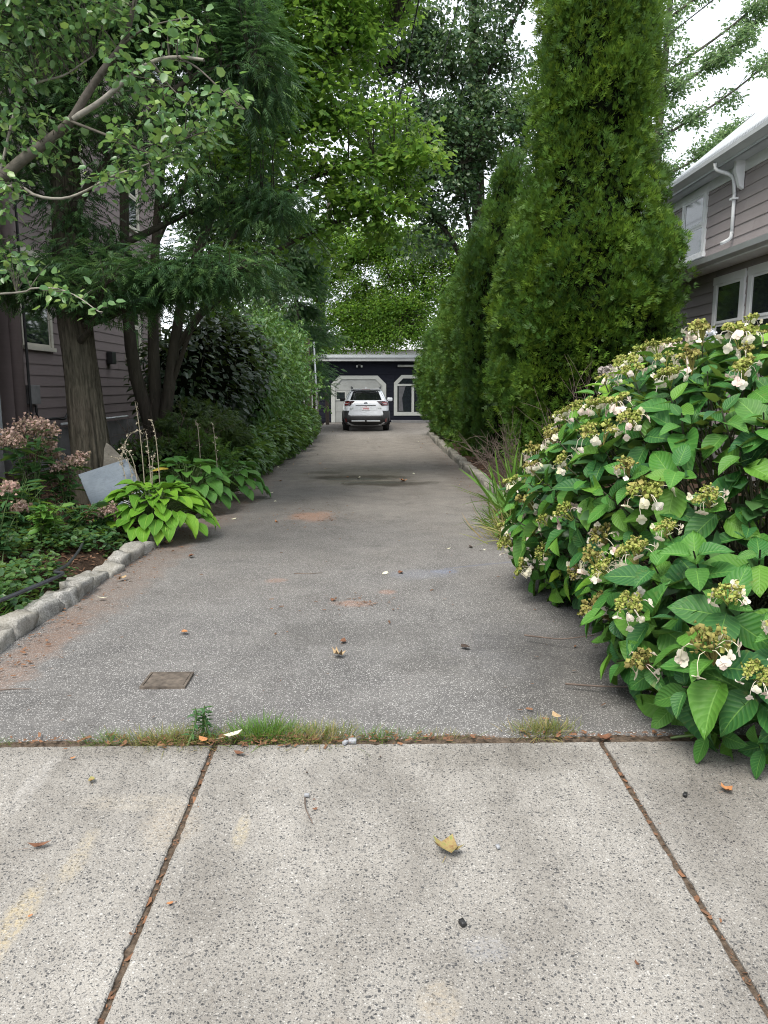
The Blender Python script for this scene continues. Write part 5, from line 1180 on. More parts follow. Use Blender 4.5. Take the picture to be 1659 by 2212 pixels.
HST = leaf_meshes("leaf", M['hosta'], 'heart', 4, .16, (.35, .6, .45, .8))
HSTD = leaf_meshes("leaf", M['hosta_dark'], 'heart', 4, .16, (.35, .6, .45, .8))
HSTY = leaf_meshes("leaf", M['hosta_yellow'], 'heart', 1, .16, (.3,))
def hosta(label, base, rad, hgt, n, size, seed, meshes, yellow=0, squash=1.0):
    rng = np.random.default_rng(seed); T = tag(empty("hosta_plant", base), label, "plant"); pet = []
    for i in range(n):
        f = (i + .5)/n; a = i*2.39996 + rng.normal()*.12
        ro = rad*(.14 + .70*f**.75); z = hgt*(1.0 - .86*f**1.6) + rng.normal()*.02
        out = np.array([math.cos(a), math.sin(a)*squash, 0]); pos = out*ro + np.array([0, 0, max(z, .05)])
        el = .42 - 1.05*f + rng.normal()*.10
        D = out*math.cos(el) + np.array([0, 0, math.sin(el)]) + rng.normal(size=3)*.06; N = norm(np.array([0, 0, 1.]) + out*.75 + rng.normal(size=3)*.12)
        me = HSTY[0][0] if i in ((n*2//3, n//4) if yellow > 1 else (n//3,)) and yellow else meshes[rng.integers(0, 4)][0]
        place_leaf(me, T, pos, D, N, size*rng.uniform(.8, 1.15)*(.82 if f < .25 else 1.0))
        pet.append(tube(curve((out[0]*.03, out[1]*.03, 0), (out[0]*ro*.45, out[1]*ro*.45, z*.95), pos, 5), taper(5, .007, .004), 4))
    V, F = join_tubes(pet); link("leaf_stalks", np_mesh("leaf_stalks", V, F, M['stem'], True), T)["kind"] = "stuff"
    return T
hosta("bright yellow green hosta mound spilling over the kerb stones", (-2.22, 7.75, .08), .66, .40, 150, .185, 401, HST, 0)
hosta("darker green hosta with one yellow leaf behind the bright hosta", (-2.27, 9.45, .08), .60, .48, 62, .22, 402, HSTD, 1)
hosta("darker green hosta farthest along the driveway edge", (-1.98, 10.55, .04), .55, .36, 56, .21, 403, HSTD, 0)
hosta("small green hosta clump under the hydrangea by the right kerb", (1.66, 7.75, .03), .34, .34, 26, .19, 404, HSTD, 0)

# dry flower stalks of the hostas: each stalk is a thing
rng = np.random.default_rng(410)
stalks = [((-2.56, 8.6), (-2.62, 8.6, 1.32), .0), ((-2.5, 8.65), (-2.55, 8.7, 1.0), .0), ((-2.42, 8.7), (-2.50, 8.7, 1.12), -.10), ((-2.48, 8.6), (-2.42, 8.6, .75), -.12), ((-2.62, 8.55), (-2.78, 8.5, .82), -.10), ((-2.68, 8.6), (-2.76, 8.6, .76), 0), ((-2.74, 8.55), (-2.88, 8.5, .72), -.08), ((-2.85, 8.7), (-2.78, 8.7, .86), .10), ((-2.88, 8.75), (-2.62, 8.75, 1.0), .14), ((-2.05, 10.2), (-2.1, 10.2, 1.02), 0), ((-2.3, 10.3), (-2.34, 10.3, 1.02), .03)]
SL = ["dry pale flower stalk with seed pods, tallest above the bright hosta", "straight dry stalk just right of the tallest one above the bright hosta", "dry stalk rightmost above the bright hosta, second tallest", "short dry stalk between the tallest and the rightmost above the bright hosta", "dry stalk just left of the tallest one, bending left", "second dry stalk left of the tallest one, fairly straight", "third dry stalk left of the tallest one, bending left", "short dry stalk nearest the bluestone slab", "dry stalk beside the bluestone slab arching far to the right", "dry stalk rising from the farthest dark hosta", "dry stalk rising just left of the farthest dark hosta"]
for i, (bx, tp, bend) in enumerate(stalks):
    z0 = bed(bx[0], bx[1]); base = np.array([bx[0], bx[1], float(z0)])
    T = tag(empty("flower_stalk", base), SL[i], "flower stalk", "dry hosta stalks")
    e = np.array(tp) - base; c = curve((0, 0, 0), (e*np.array([.1, .1, .75]) if abs(bend) < .01 else np.array([e[0]*-.1, 0, e[2]*1.05])), e, 12)
    link("stalk", np_mesh("stalk", *tube(c, taper(12, .0065, .003), 5), M['stem_pale'], True), T)
    n = 22; k = rng.integers(5, 12, n); P = c[k] + rng.normal(size=(n, 3))*.012
    leafy("seed_pods", [OVAL], P, rand_unit(rng, n) + np.array([0, 0, -.3]), rand_unit(rng, n), rng.uniform(.018, .034, n), M['stem_pale'], T, rng)

# ------------------------------------------------------------------ perennials of the left bed
def perennial(name, label, base, n_st, H, spread, leaf, mat, seed, heads=None, head_r=.10, lean=(0, 0), tpl=(OVAL, LONG), per=12, category="plant"):
    rng = np.random.default_rng(seed); T = tag(empty(name, base), label, category); tb = []; P = []; D = []; hp = []
    for q in range(n_st):
        a = rng.uniform(0, 6.28); L = H*rng.uniform(.72, 1.08); tip = np.array([math.cos(a)*spread*rng.uniform(.3, 1) + lean[0], math.sin(a)*spread*rng.uniform(.3, 1) + lean[1], L])
        c = curve((rng.normal()*.05, rng.normal()*.05, 0), (tip[0]*.3, tip[1]*.3, L*.6), tip, 8); tb.append(tube(c, taper(8, .007, .003), 4))
        for w in range(per):
            u = .18 + .8*w/per; k = min(6, int(u*7)); p = c[k] + (c[k+1] - c[k])*(u*7 - k); az = w*1.57 + (w//2)*.4 + rng.normal()*.2
            P.append(p); D.append((math.cos(az), math.sin(az), rng.uniform(-.35, .35)))
        hp.append(tip)
    V, F = join_tubes(tb); link("stems", np_mesh("stems", V, F, M['stem'], True), T)["kind"] = "stuff"
    P = np.array(P); D = norm(np.array(D)); n = len(P)
    leafy("foliage", list(tpl), P, D, norm(np.array([0, 0, 1.]) + D*.35 + rng.normal(size=(n, 3))*.25), leaf*rng.uniform(.7, 1.2, n), mat, T, rng)
    if heads:
        for tip in hp:
            m = 130; off = rng.normal(size=(m, 3))*np.array([1, 1, .55])*head_r*.55; off = off[(off**2).sum(1) < (head_r*1.3)**2]; m = len(off)
            leafy("flower_head", [BUD, ROUND], tip + off + np.array([0, 0, .02]), rand_unit(rng, m), rand_unit(rng, m), rng.uniform(.011, .022, m), heads, T, rng)
    return T
perennial("sedum_plant", "tall perennial with faded pink flower heads left of the cypress trunk", (-3.45, 7.7, .15), 12, .92, .38, .17, M['joe'], 501, M['pinkhead'], .10)
perennial("sedum_plant", "perennial with faded pink heads touching the foot of the cypress trunk", (-3.22, 8.0, .15), 9, .70, .26, .15, M['joe'], 502, M['pinkhead'], .08)
perennial("sedum_plant", "low perennial with faded pink heads cut by the left edge", (-2.95, 5.95, .12), 8, .55, .20, .13, M['joe'], 503, M['pinkhead'], .07)
perennial("sedum_plant", "short perennial with faded pinkish heads in front of the bluestone slab", (-2.62, 7.3, .12), 7, .20, .14, .09, M['joe'], 504, M['pinkhead'], .055)
perennial("bright_perennial", "leafy bright green plant below the pink flower heads", (-2.85, 6.6, .12), 9, .42, .20, .13, M['weed'], 505)
perennial("leafy_perennial", "dark leafy plant between the bright green plant and the brick pieces", (-2.75, 7.1, .12), 9, .30, .26, .12, M['joe'], 506)
perennial("leafy_perennial", "dark green leafy plant at the left edge behind the grass", (-3.25, 6.9, .12), 12, .60, .30, .16, M['joe'], 507)
perennial("lance_leaf_weed", "upright weed with narrow leaves growing in the pavement joint", (-.735, 3.10, -.01), 3, .20, .04, .045, M['joe'], 508, tpl=(KITE_N,), per=26, category="weed")
perennial("creeping_weed", "small lobed green weed at the foot of the hydrangea on the pavement edge", (1.42, 3.0, 0.0), 5, .14, .14, .06, M['weed'], 509, tpl=(MAPLE, OVAL), per=10, category="weed")
perennial("kerb_fern", "small green fern beside the far end of the right hand kerb", (2.12, 22.5, -.1), 8, .35, .3, .12, M['joe'], 510, tpl=(KITE_N, LONG), per=10)

# creeping ground cover, grass, mulch, needles
rng = np.random.default_rng(520)
def keep_bed(P): return P[(P[:, 0] < XL - .13)]
n = 9500; P = np.stack([rng.uniform(-4.2, -2.25, n), rng.uniform(4.6, 7.5, n), np.zeros(n)], -1)
P = P[(noise3(P*1.6, 9, 2) > -.75) & (P[:, 0] < -2.3)]; P[:, 2] = bed(P[:, 0], P[:, 1]) + rng.uniform(.02, .15, len(P)); n = len(P)
leafy("creeping_ground_cover", [ROUND, OVAL], P, rand_unit(rng, n)*np.array([1, 1, .25]), norm(np.array([0, 0, 1.]) + rng.normal(size=(n, 3))*.35), rng.uniform(.035, .075, n), M['ivy'], None, rng)
tag(bpy.data.objects["creeping_ground_cover"], "low round leaved creeper covering the left bed behind the kerb", "ground cover")
n = 3800; P = np.stack([rng.uniform(-3.6, -2.28, n), rng.uniform(3.3, 5.15, n), np.zeros(n)], -1); P[:, 2] = bed(P[:, 0], P[:, 1]) - .01
leafy("grass_patch", BLADE_THIN, P, norm(np.array([0, 0, 1.]) + rng.normal(size=(n, 3))*.55), rand_unit(rng, n), rng.uniform(.08, .20, n), M['grass'], None, rng)
tag(bpy.data.objects["grass_patch"], "patch of fresh grass behind the nearest left kerb stones", "grass")
n = 9000; P = np.concatenate([np.stack([rng.uniform(-4.6, -2.25, n), rng.uniform(3.3, 13, n), np.zeros(n)], -1), np.stack([rng.uniform(1.95, 4.2, n//2), rng.uniform(3.4, 16, n//2), np.zeros(n//2)], -1)])
P[:, 2] = bed(P[:, 0], P[:, 1]) + .008; n = len(P)
leafy("mulch_chips", [CHIP], P, norm(rng.normal(size=(n, 3))*np.array([1, 1, .15])), norm(np.array([0, 0, 1.]) + rng.normal(size=(n, 3))*.3), rng.uniform(.02, .06, n), M['chips'], None, rng)
tag(bpy.data.objects["mulch_chips"], "reddish brown bark mulch strewn over the planting beds", "mulch")
# fallen needles and bits along the driveway edges and in the joints
def strip(n, fx, fy):
    u = rng.random(n); return np.stack([fx(u, n), fy(u, n)], -1)
parts = [strip(3600, lambda u, m: XL + .06 + np.abs(rng.normal(size=m))*.16, lambda u, m: 3.2 + 9*u**1.1), strip(2600, lambda u, m: XL + .05 + np.abs(rng.normal(size=m))*.35, lambda u, m: 8 + 16*u), strip(1600, lambda u, m: xr(9 + 17*u) - .04 - np.abs(rng.normal(size=m))*.14, lambda u, m: 9 + 17*u),
         strip(900, lambda u, m: rng.normal(size=m)*.28 - .7, lambda u, m: rng.normal(size=m)*.45 + 9.05), strip(260, lambda u, m: rng.normal(size=m)*.16 - .1, lambda u, m: rng.normal(size=m)*.12 + 5.22), strip(1500, lambda u, m: -2.1 + 3.4*u, lambda u, m: 3.075 + rng.normal(size=m)*.018),
         strip(420, lambda u, m: -.665 + rng.normal(size=m)*.007, lambda u, m: 1.3 + 1.75*u), strip(300, lambda u, m: .985 + rng.normal(size=m)*.007, lambda u, m: 1.3 + 1.75*u), strip(1500, lambda u, m: -2.1 + 3.7*rng.random(m), lambda u, m: 3.2 + 22*u**1.3), strip(1200, lambda u, m: -.55 + rng.normal(size=m)*.35, lambda u, m: 3.06 + rng.normal(size=m)*.035)]
P2 = np.concatenate(parts); z = np.where(P2[:, 1] < 3.045, -.024*(3.05 - P2[:, 1]), gz(P2[:, 1])) + .009
jn = (np.abs(P2[:, 0] + .665) < .016) | (np.abs(P2[:, 0] - .985) < .016); z = np.where((P2[:, 1] < 3.03) & jn, z - .016, z)
P = np.concatenate([P2, z[:, None]], 1); n = len(P)
leafy("fallen_needles", [NEEDLE, CHIP, NEEDLE], P, norm(rng.normal(size=(n, 3))*np.array([1, 1, .08])), norm(np.array([0, 0, 1.]) + rng.normal(size=(n, 3))*.25), np.where(rng.random(n) < .4, .030, .009)*rng.uniform(.5, 1.2, n), M['needle'], None, rng)
tag(bpy.data.objects["fallen_needles"], "rusty orange needles and leaf bits drifted along the driveway edges and joints", "leaf litter")

# grass tufts growing between pavement and asphalt
def tuft(label, x, y, rx, ry, n, h, seed, mat, z=0.0, tpl=BLADE_THIN, lean=(0, 0)):
    rng = np.random.default_rng(seed); T = tag(empty("grass_tuft", (x, y, z - .012)), label, "grass tuft", "grass tufts")
    off = rng.normal(size=(n, 2))*np.array([rx, ry])*.5; P = np.concatenate([off, np.zeros((n, 1))], 1)
    D = norm(np.array([lean[0], lean[1], 1.]) + np.concatenate([off/np.array([rx, ry])*.75, np.zeros((n, 1))], 1) + rng.normal(size=(n, 3))*.33)
    leafy("blades", tpl, P, D, norm(P + rng.normal(size=(n, 3))*.1 + np.array([0, 0, .3])), h*rng.uniform(.5, 1.2, n), mat, T, rng)
tuft("green and straw coloured grass tuft around the upright weed in the joint", -.84, 3.07, .24, .055, 800, .075, 601, M['grass_dry'])
tuft("largest and greenest grass tuft in the joint left of centre", -.47, 3.12, .16, .075, 700, .09, 602, M['grass'])
tuft("browning straw coloured grass tuft right of the greenest one", -.24, 3.10, .18, .07, 700, .07, 603, M['grass_dry'])
tuft("short thin line of grass in the middle of the joint", .04, 3.09, .15, .03, 220, .06, 604, M['grass'])
tuft("sparse low grass in the joint between the middle and right tufts", .30, 3.10, .16, .03, 160, .045, 605, M['grass_dry'])
tuft("round grass tuft in the joint near the hydrangea", .76, 3.13, .13, .05, 500, .075, 606, M['grass_dry'])
tuft("tiny bit of grass in the joint at the left edge", -1.62, 3.07, .10, .02, 90, .04, 607, M['grass'])
tuft("thin grass at the left end of the joint next to the straw coloured tuft", -1.14, 3.08, .10, .03, 160, .06, 608, M['grass'])
tuft("tall arching grass clump beside the right kerb behind the hydrangea", 1.80, 9.1, .25, .3, 60, .72, 609, M['grass'], .04, BLADE, (-.15, 0))
tuft("untidy grass with dry blades hanging onto the asphalt left of the hydrangea", 1.58, 7.35, .34, .5, 420, .34, 610, M['grass_dry'], .02, BLADE_THIN, (-.35, -.1))
tuft("green grass blades mixed with the small hosta by the right kerb", 1.66, 7.9, .30, .4, 260, .40, 611, M['grass'], .02, BLADE_THIN, (-.25, 0))

# ------------------------------------------------------------------ stone slabs leaning against the cypress
def slab(name, label, outline, th, mat, loc, lean, yaw, roll):
    b = MB(); b.prism(outline, 'y', 0, th)
    o = b.build(name, mat, bevel=.006); tag(o, label, "stone slab")
    o.matrix_world = Matrix.Translation(loc) @ Matrix.Rotation(yaw, 4, 'Z') @ Matrix.Rotation(-lean, 4, 'X') @ Matrix.Rotation(roll, 4, 'Y')
    return o
slab("stone_slab", "tall pointed brown grey slate leaning against the cypress trunk", [(-.2, 0), (.24, 0), (.235, .28), (.18, .40), (.10, .50), (-.02, .60), (-.12, .70), (-.165, .73), (-.19, .66)], .035, M['brownslate'], (-2.98, 8.95, .12), R(12), R(6), R(2))
slab("stone_slab", "square blue grey bluestone slab leaning in front of the slate", [(-.29, 0), (.27, 0), (.27, .58), (-.29, .58)], .05, M['bluestone'], (-2.76, 8.40, .16), R(35), R(14), R(-20))
pv = slab("stone_slab", "small pale stone piece with a tan edge propped on the bluestone slab", [(-.13, 0), (.17, 0), (.19, .14), (.02, .30), (-.08, .29), (-.13, .22)], .04, M['paverstone'], (-2.49, 8.14, .14), R(38), R(10), R(-16))
te = MB(); te.prism([(-.131, .20), (-.08, .262), (.0, .275), (.02, .302), (-.08, .292), (-.132, .222)], 'y', -.003, .036)
teo = te.build("stone_rim", M['tan_edge'], pv)
for i, (x, y, rz) in enumerate(((-2.98, 8.0, .4), (-2.86, 7.85, -.3), (-3.02, 8.2, 1.1))):
    o = MB().box(-.10, .10, -.048, .048, 0, .057).build("brick_piece", M['brick'], bevel=.006); o.location = (x, y, .13); o.rotation_euler = (.1*i, -.08, rz)
    tag(o, ["reddish brick nearest the bluestone slab", "reddish brick nearest the driveway beside the bluestone slab", "reddish brick farthest back beside the cypress trunk"][i], "brick", "loose bricks")

# hose on the kerb and drip line
hp = smooth_path([(-3.2, 3.3, .14), (-2.75, 3.7, .15), (-2.45, 4.2, .17), (-2.31, 4.8, .165), (-2.22, 5.35, .165), (-2.33, 5.5, .15), (-2.36, 5.8, .13), (-2.46, 6.3, .13), (-2.62, 6.9, .13), (-2.66, 7.25, .13), (-2.8, 7.7, .13)], 90)
tag(MB().tube(hp, .012, 8).build("garden_hose", M['hose'], smooth=True), "black garden hose lying on the left kerb stones and bending into the bed", "hose")
hp2 = smooth_path([(-3.2, 3.22, .14), (-2.78, 3.66, .15), (-2.50, 4.15, .165), (-2.36, 4.75, .16), (-2.26, 5.32, .155)], 50)
tag(MB().tube(hp2, .007, 7).build("drip_line", M['hose'], smooth=True), "thin dark drip line running beside the thicker hose", "hose")

# iron cover set in the asphalt
cv = tag(empty("utility_cover", (-1.05, 3.76, 0.0)), "small rusty rectangular utility cover set into the asphalt", "cover")
MB().box(-.105, .095, -.085, .085, -.02, .003).build("plate", M['rust'], cv, bevel=.004)
rimb = MB()
for (a, b_, c, d) in ((-.120, .110, -.100, -.088), (-.120, .110, .088, .100), (-.120, -.108, -.088, .088), (.098, .110, -.088, .088)): rimb.box(a, b_, c, d, -.02, .004)
rimb.build("rim", M['rust'], cv)

# ------------------------------------------------------------------ fallen leaves, sticks, stones
def zsurf(x, y): return (-.024*(3.05 - y) if y < 3.04 else float(gz(y))) + .006
def dry_leaf(name, shape, curl, seed):
    r = np.random.default_rng(seed); V0, F0 = shape; V = V0.copy(); V[:, 2] = curl*((V[:, 0] - .5)**2 + (V[:, 1])**2)*1.3 + r.normal(size=len(V))*.05 + .03
    b = len(V); V = np.vstack([V, [(-.38, .015, .03), (-.38, -.015, .04), (0.04, .012, .03), (.04, -.012, .03)]]); F = np.vstack([F0, [(b, b+1, b+3), (b, b+3, b+2)]])
    return V, F
lm = {}
def fallen(label, x, y, size, mat, shape="oval", curl=.5, rz=0.0, group="fallen leaves", dz=0.0):
    key = (shape, round(curl, 1), mat)
    if key not in lm:
        V, F = dry_leaf("leaf", MAPLE if shape == "maple" else (OVAL if shape == "oval" else LONG), curl, len(lm)); lm[key] = np_mesh("fallen_leaf", V, F, M[mat], True)
    o = link("fallen_leaf", lm[key], None, (x, y, zsurf(x, y) + dz), (0, 0, rz), (size,)*3)
    return tag(o, label, "leaf", group)
fallen("curled green and brown maple leaf alone on the middle concrete slab", .24, 2.25, .088, 'leaf_green_brown', 'maple', .9, 1.2)
fallen("dark brown curled leaf on the left slab near the picture edge", -1.14, 2.32, .075, 'leaf_brown', 'long', .8, .3)
fallen("small green grey leaf on the left slab below the grass", -1.07, 2.72, .045, 'leaf_green_brown', 'oval', .9, 2.0)
fallen("tan leaf in the middle of the near asphalt", -.21, 4.09, .075, 'leaf_tan', 'maple', 1.1, .4)
fallen("brown leaf just behind the tan one on the near asphalt", -.17, 4.32, .065, 'leaf_brown', 'oval', .6, 1.4)
fallen("cream leaf caught in the joint beside the greenest tuft", -.625, 3.02, .085, 'leaf_cream', 'oval', .5, .5, dz=.03)
fallen("tan leaf lying against the kerb below the bright hosta", -1.98, 7.35, .10, 'leaf_tan', 'maple', .6, 2.1)
fallen("orange leaf beside the wet patch in the driveway", .50, 12.7, .13, 'leaf_orange', 'maple', .6, .2)
fallen("cream leaf at the left of the wet patch", -.50, 12.3, .11, 'leaf_cream', 'oval', .5, .2)
fallen("cream leaf in the middle of the wet patch", -.22, 13.2, .10, 'leaf_cream', 'oval', .5, 1.2)
fallen("white leaf scrap on the asphalt left of the hydrangea", .70, 7.1, .07, 'leaf_cream', 'long', .3, .1)
fallen("pale green leaf on the asphalt below the untidy grass", 1.02, 7.0, .08, 'leaf_cream', 'long', .3, .4)
fallen("brown leaf at the joint end near the hydrangea", .99, 3.02, .06, 'leaf_brown', 'maple', .6, .9)
fallen("tan leaf caught in the round grass tuft near the hydrangea", .83, 3.13, .06, 'leaf_tan', 'oval', .7, 1.9, dz=.05)
fallen("reddish brown leaf on the right slab under the hydrangea", 1.32, 2.62, .05, 'leaf_orange', 'maple', .8, .4)
fallen("brown leaf on the slab right of the joint below the greenest tuft", -.52, 2.93, .05, 'leaf_brown', 'oval', .7, 2.9)
fallen("tan leaf at the kerb between two left kerb stones", -2.0, 5.9, .09, 'leaf_tan', 'oval', .6, 1.2)
fallen("cream leaf by the left kerb nearest the camera", -1.98, 5.35, .07, 'leaf_cream', 'oval', .6, .2)
fallen("orange tan leaf left of the cream leaf in the joint", -.69, 3.0, .055, 'leaf_orange', 'oval', .7, 2.4, dz=.02)
rng = np.random.default_rng(620)
for i in range(48):
    y = rng.uniform(8, 31) if i < 40 else rng.uniform(3.4, 8); x = rng.uniform(XL + .2, float(xr(y)) - .2)
    if i % 3 == 0 and y > 8: x = XL + .15 + abs(rng.normal())*.35
    kc = ['brown', 'dark', 'tan', 'orange', 'cream'][rng.integers(0, 5)]; zone = "near the pavement" if y < 8 else ("halfway along" if y < 16 else ("well back" if y < 24 else "near the car")); side = "left side" if x < -.9 else ("right side" if x > .5 else "middle")
    fallen("small %s fallen leaf on the %s of the asphalt, %s" % (kc, side, zone), x, y, rng.uniform(.05, .09), 'leaf_' + kc, ['oval', 'long', 'oval'][rng.integers(0, 3)], .6, rng.uniform(0, 6.28), "scattered leaves on the driveway")
for i in range(9):
    x, y = rng.uniform(-1.3, 1.4), rng.uniform(1.75, 2.95)
    fallen("tiny %s leaf scrap on the %s concrete slab" % (['brown', 'dark', 'orange'][i % 3], "left" if x < -.665 else ("middle" if x < .985 else "right")), x, y, rng.uniform(.012, .024), ['leaf_brown', 'leaf_dark', 'leaf_orange'][i % 3], 'oval', .6, rng.uniform(0, 6.28), "leaf scraps on the pavement")
def stick(label, pts, r):
    tag(MB().tube(smooth_path(pts, 10), taper(10, r, r*.5), 5).build("twig", M['dead'], smooth=True), label, "twig")
stick("thin brown twig on the middle slab", [(-.245, 2.60, .0), (-.235, 2.52, .003), (-.205, 2.44, -.004)], .0035)
stick("dark twig lying on the asphalt under the hydrangea", [(.98, 3.62, .02), (1.15, 3.56, .03), (1.38, 3.52, .04)], .006)
stick("bent brown twig sticking out of the hydrangea over the asphalt", [(.92, 4.35, .03), (1.0, 4.3, .035), (1.12, 4.22, .05), (1.3, 4.2, .08)], .006)
stick("thin twig at the left edge of the near asphalt", [(-1.9, 3.6, .01), (-1.8, 3.62, .012), (-1.7, 3.63, .008)], .005)
stick("thin twig on the asphalt below the blue spot", [(-.62, 6.0, .005), (-.5, 5.98, .006), (-.4, 6.02, .005)], .004)
for i, (x, y, s, l) in enumerate(((-.08, 3.03, .022, "grey pebble at the right end of the browning tuft"), (-.11, 3.02, .016, "pale pebble beside the grey pebble at the browning tuft"), (.26, 1.95, .015, "dark oval pebble on the middle slab"), (-.24, 2.62, .012, "white pebble beside the twig on the middle slab"), (1.17, 2.60, .013, "dark pebble on the right slab under the hydrangea"), (.42, 2.3, .011, "small tan pebble right of the maple leaf"))):
    me = rock_mesh("pebble", s*1.5, s, s*.8, 700 + i, M['rock'] if i not in (2, 4) else M['black_plastic'], .1, 2)
    tag(link("pebble", me, None, (x, y, zsurf(x, y) + s*.3), (0, 0, i)), l, "pebble")

rng = np.random.default_rng(630)
VT = [o for o in COL.objects if o.name.startswith("vine_thicket")][0]; vo = np.array(VT.location); sh = []; P = []; D = []
for q in range(95):
    y0 = rng.uniform(15.5, 26.5); a = rng.uniform(-.6, 1.9); p0 = np.array([-3.0 + math.cos(a)*.85, y0, 1.65 + math.sin(a)*1.5]); L = rng.uniform(.4, 1.0)
    d = norm(np.array([math.cos(a)*.9, rng.normal()*.4, math.sin(a)*.9 + .5])); c = curve(p0, p0 + d*L*.7, p0 + d*L + np.array([.12, 0, -.30*L]), 9); sh.append(tube(c - vo, taper(9, .006, .002), 3))
    for w in range(16):
        k = rng.integers(1, 9); P.append(c[k] + rng.normal(size=3)*.03); D.append(norm(rng.normal(size=3) + np.array([.3, 0, -.6])))
V, F = join_tubes(sh); link("shoots", np_mesh("shoots", V, F, M['stem'], True), VT)["kind"] = "stuff"
P = np.array(P); n = len(P); leafy("shoot_leaves", [OVAL4], P - vo, np.array(D), norm(np.array([0, 0, 1.]) + rng.normal(size=(n, 3))*.5), rng.uniform(.08, .14, n), M['vine'], VT, rng)
# ------------------------------------------------------------------ lacecap hydrangea on the right
rng = np.random.default_rng(900)
HB0 = np.array([2.30, 4.45, .05])
HY = tag(empty("hydrangea_bush", HB0), "large lacecap hydrangea with cream pink flower heads at the right edge", "shrub")
HLV = leaf_meshes("leaf", M['hydr'], 'ovate', 5, .20, (.25, .5, .15, .7, .4), .012)
HLN = leaf_meshes("leaf", M['hydr_new'], 'ovate', 2, .22, (.3, .5), .012)
HLB = leaf_meshes("leaf", M['hydr_brown'], 'ovate', 2, .5, (1.0, .8), .05)
CEN = np.array([2.32, 4.40, .75]); RAD = np.array([1.25, 1.65, 1.02])
HEL = [(2.34, 4.60, .80, 1.26, 1.60, 1.00), (1.96, 3.62, .48, .88, .84, .56), (1.86, 2.93, .30, .58, .42, .38), (2.8, 3.4, .6, .8, .7, .7), (1.75, 5.4, .55, .7, .9, .6)]
Pc, Nc = surface_points(HEL, 9000, rng, .04, .09, 2.6, 31)
pts = []
for p, u in zip(Pc, Nc):
    if all(((p - q)**2).sum() > .178**2 for q, _ in pts): pts.append((p, u))
    if len(pts) >= 620: break
leaves = []   # pos, dir, normal, size, kind
tips = []
camp = np.array([0, 0, 1.5])
for p, u in pts:
    nrm = u; ax = norm(nrm*.75 + np.array([0, 0, .62]) + rng.normal(size=3)*.18)
    tips.append((p, ax, nrm))
    s1 = norm(np.cross(ax, [.3, .2, 1.])); s2 = np.cross(ax, s1); ph = rng.uniform(0, 3.14)
    young = rng.random() < .10
    np_ = 3 if not young else 3
    for k in range(np_):
        size = (.125, .195, .220)[k]*rng.uniform(.66, 1.2)
        el = (.62, .22, -.10)[k] + rng.normal()*.12
        if nrm[2] < .1: el -= .15
        for sd in (0, 1):
            a = ph + k*1.5708 + sd*3.14159 + rng.normal()*.12
            side = math.cos(a)*s1 + math.sin(a)*s2
            D = norm(side*math.cos(el) + ax*math.sin(el) + np.array([0, 0, -.22]))
            # leaves that would point into the bush swing outwards
            if (D*nrm).sum() < -.25: D = norm(D + nrm*.75)
            N = norm(ax + nrm*.35 + rng.normal(size=3)*.12)
            base = p - ax*(.02 + .055*k) + side*.012
            r_ = rng.random()
            kind = 'N' if young and k < 2 else ('B' if r_ < (.018 if p[2] < .4 else .0) else 'H')
            leaves.append((base, D, N, size*(.7 if kind == 'B' else 1.0), kind))
vis = []
for i, (b_, D, N, s, kd) in enumerate(leaves):
    c = b_ + D*s*.5; v = camp - c; dist = np.linalg.norm(v); v /= dist
    face = abs((N*v).sum()); out = ((c - CEN)/RAD); front = (norm(out)*v).sum()
    inview = c[0]/c[1] < .62
    vis.append((s*(.4 + .6*face)/dist) * (1.0 if front > -.05 else .2) * (1 if inview else .15))
order = np.argsort(-np.array(vis))
single = set(order[:300].tolist()); rest = []
for i, (b_, D, N, s, kd) in enumerate(leaves):
    src = {'H': HLV, 'N': HLN, 'B': HLB}[kd]; g = src[rng.integers(0, len(src))]
    if i in single: place_leaf(g[0], HY, b_ - HB0, D, N, s)
    else: rest.append((g, b_ - HB0, D, N, s, kd))
for kd, nm in (('H', "more_leaves"), ('N', "more_young_leaves"), ('B', "more_withered_leaves")):
    rr = [r for r in rest if r[5] == kd]
    if not rr: continue
    Vs, Fs, Us, Ts = [], [], [], []; bofs = 0
    for g, b_, D, N, s, _ in rr:
        f = frames(np.array([D]), np.array([N]))[0]; V = (g[1]*s) @ f.T + b_
        Vs.append(V); Fs.append(g[2] + bofs); Us.append(g[3]); Ts.append(np.full(len(V), rng.random())); bofs += len(V)
    o = link(nm, np_mesh(nm, np.concatenate(Vs), np.concatenate(Fs), {'H': M['hydr'], 'N': M['hydr_new'], 'B': M['hydr_brown']}[kd], True, np.concatenate(Ts), np.concatenate(Us)), HY); o["kind"] = "stuff"
# woody stems
tb = []
for p, ax, nrm in tips:
    b0 = np.array([HB0[0] + rng.normal()*.22, HB0[1] + rng.normal()*.4, .02]); m = (b0*.35 + p*.65) - ax*.18
    tb.append(tube(curve(b0 - HB0, m - HB0, p - HB0, 7), taper(7, .008, .004), 4))
V, F = join_tubes(tb); link("stems", np_mesh("stems", V, F, M['stem_dark'], True), HY)["kind"] = "stuff"
# leaves deep inside the bush
P, N_ = surface_points(HEL, 5200, rng, .08, .05, 2.6, 31); P = P - N_*rng.uniform(.10, .34, len(P))[:, None]; P = P[P[:, 2] > .05]; n = len(P)
leafy("inner_leaves", [OVAL], P - HB0, norm(P - CEN + np.array([0, 0, -.3])), norm(np.array([0, 0, 1.]) + rng.normal(size=(n, 3))*.5), rng.uniform(.10, .17, n), M['joe'], HY, rng)
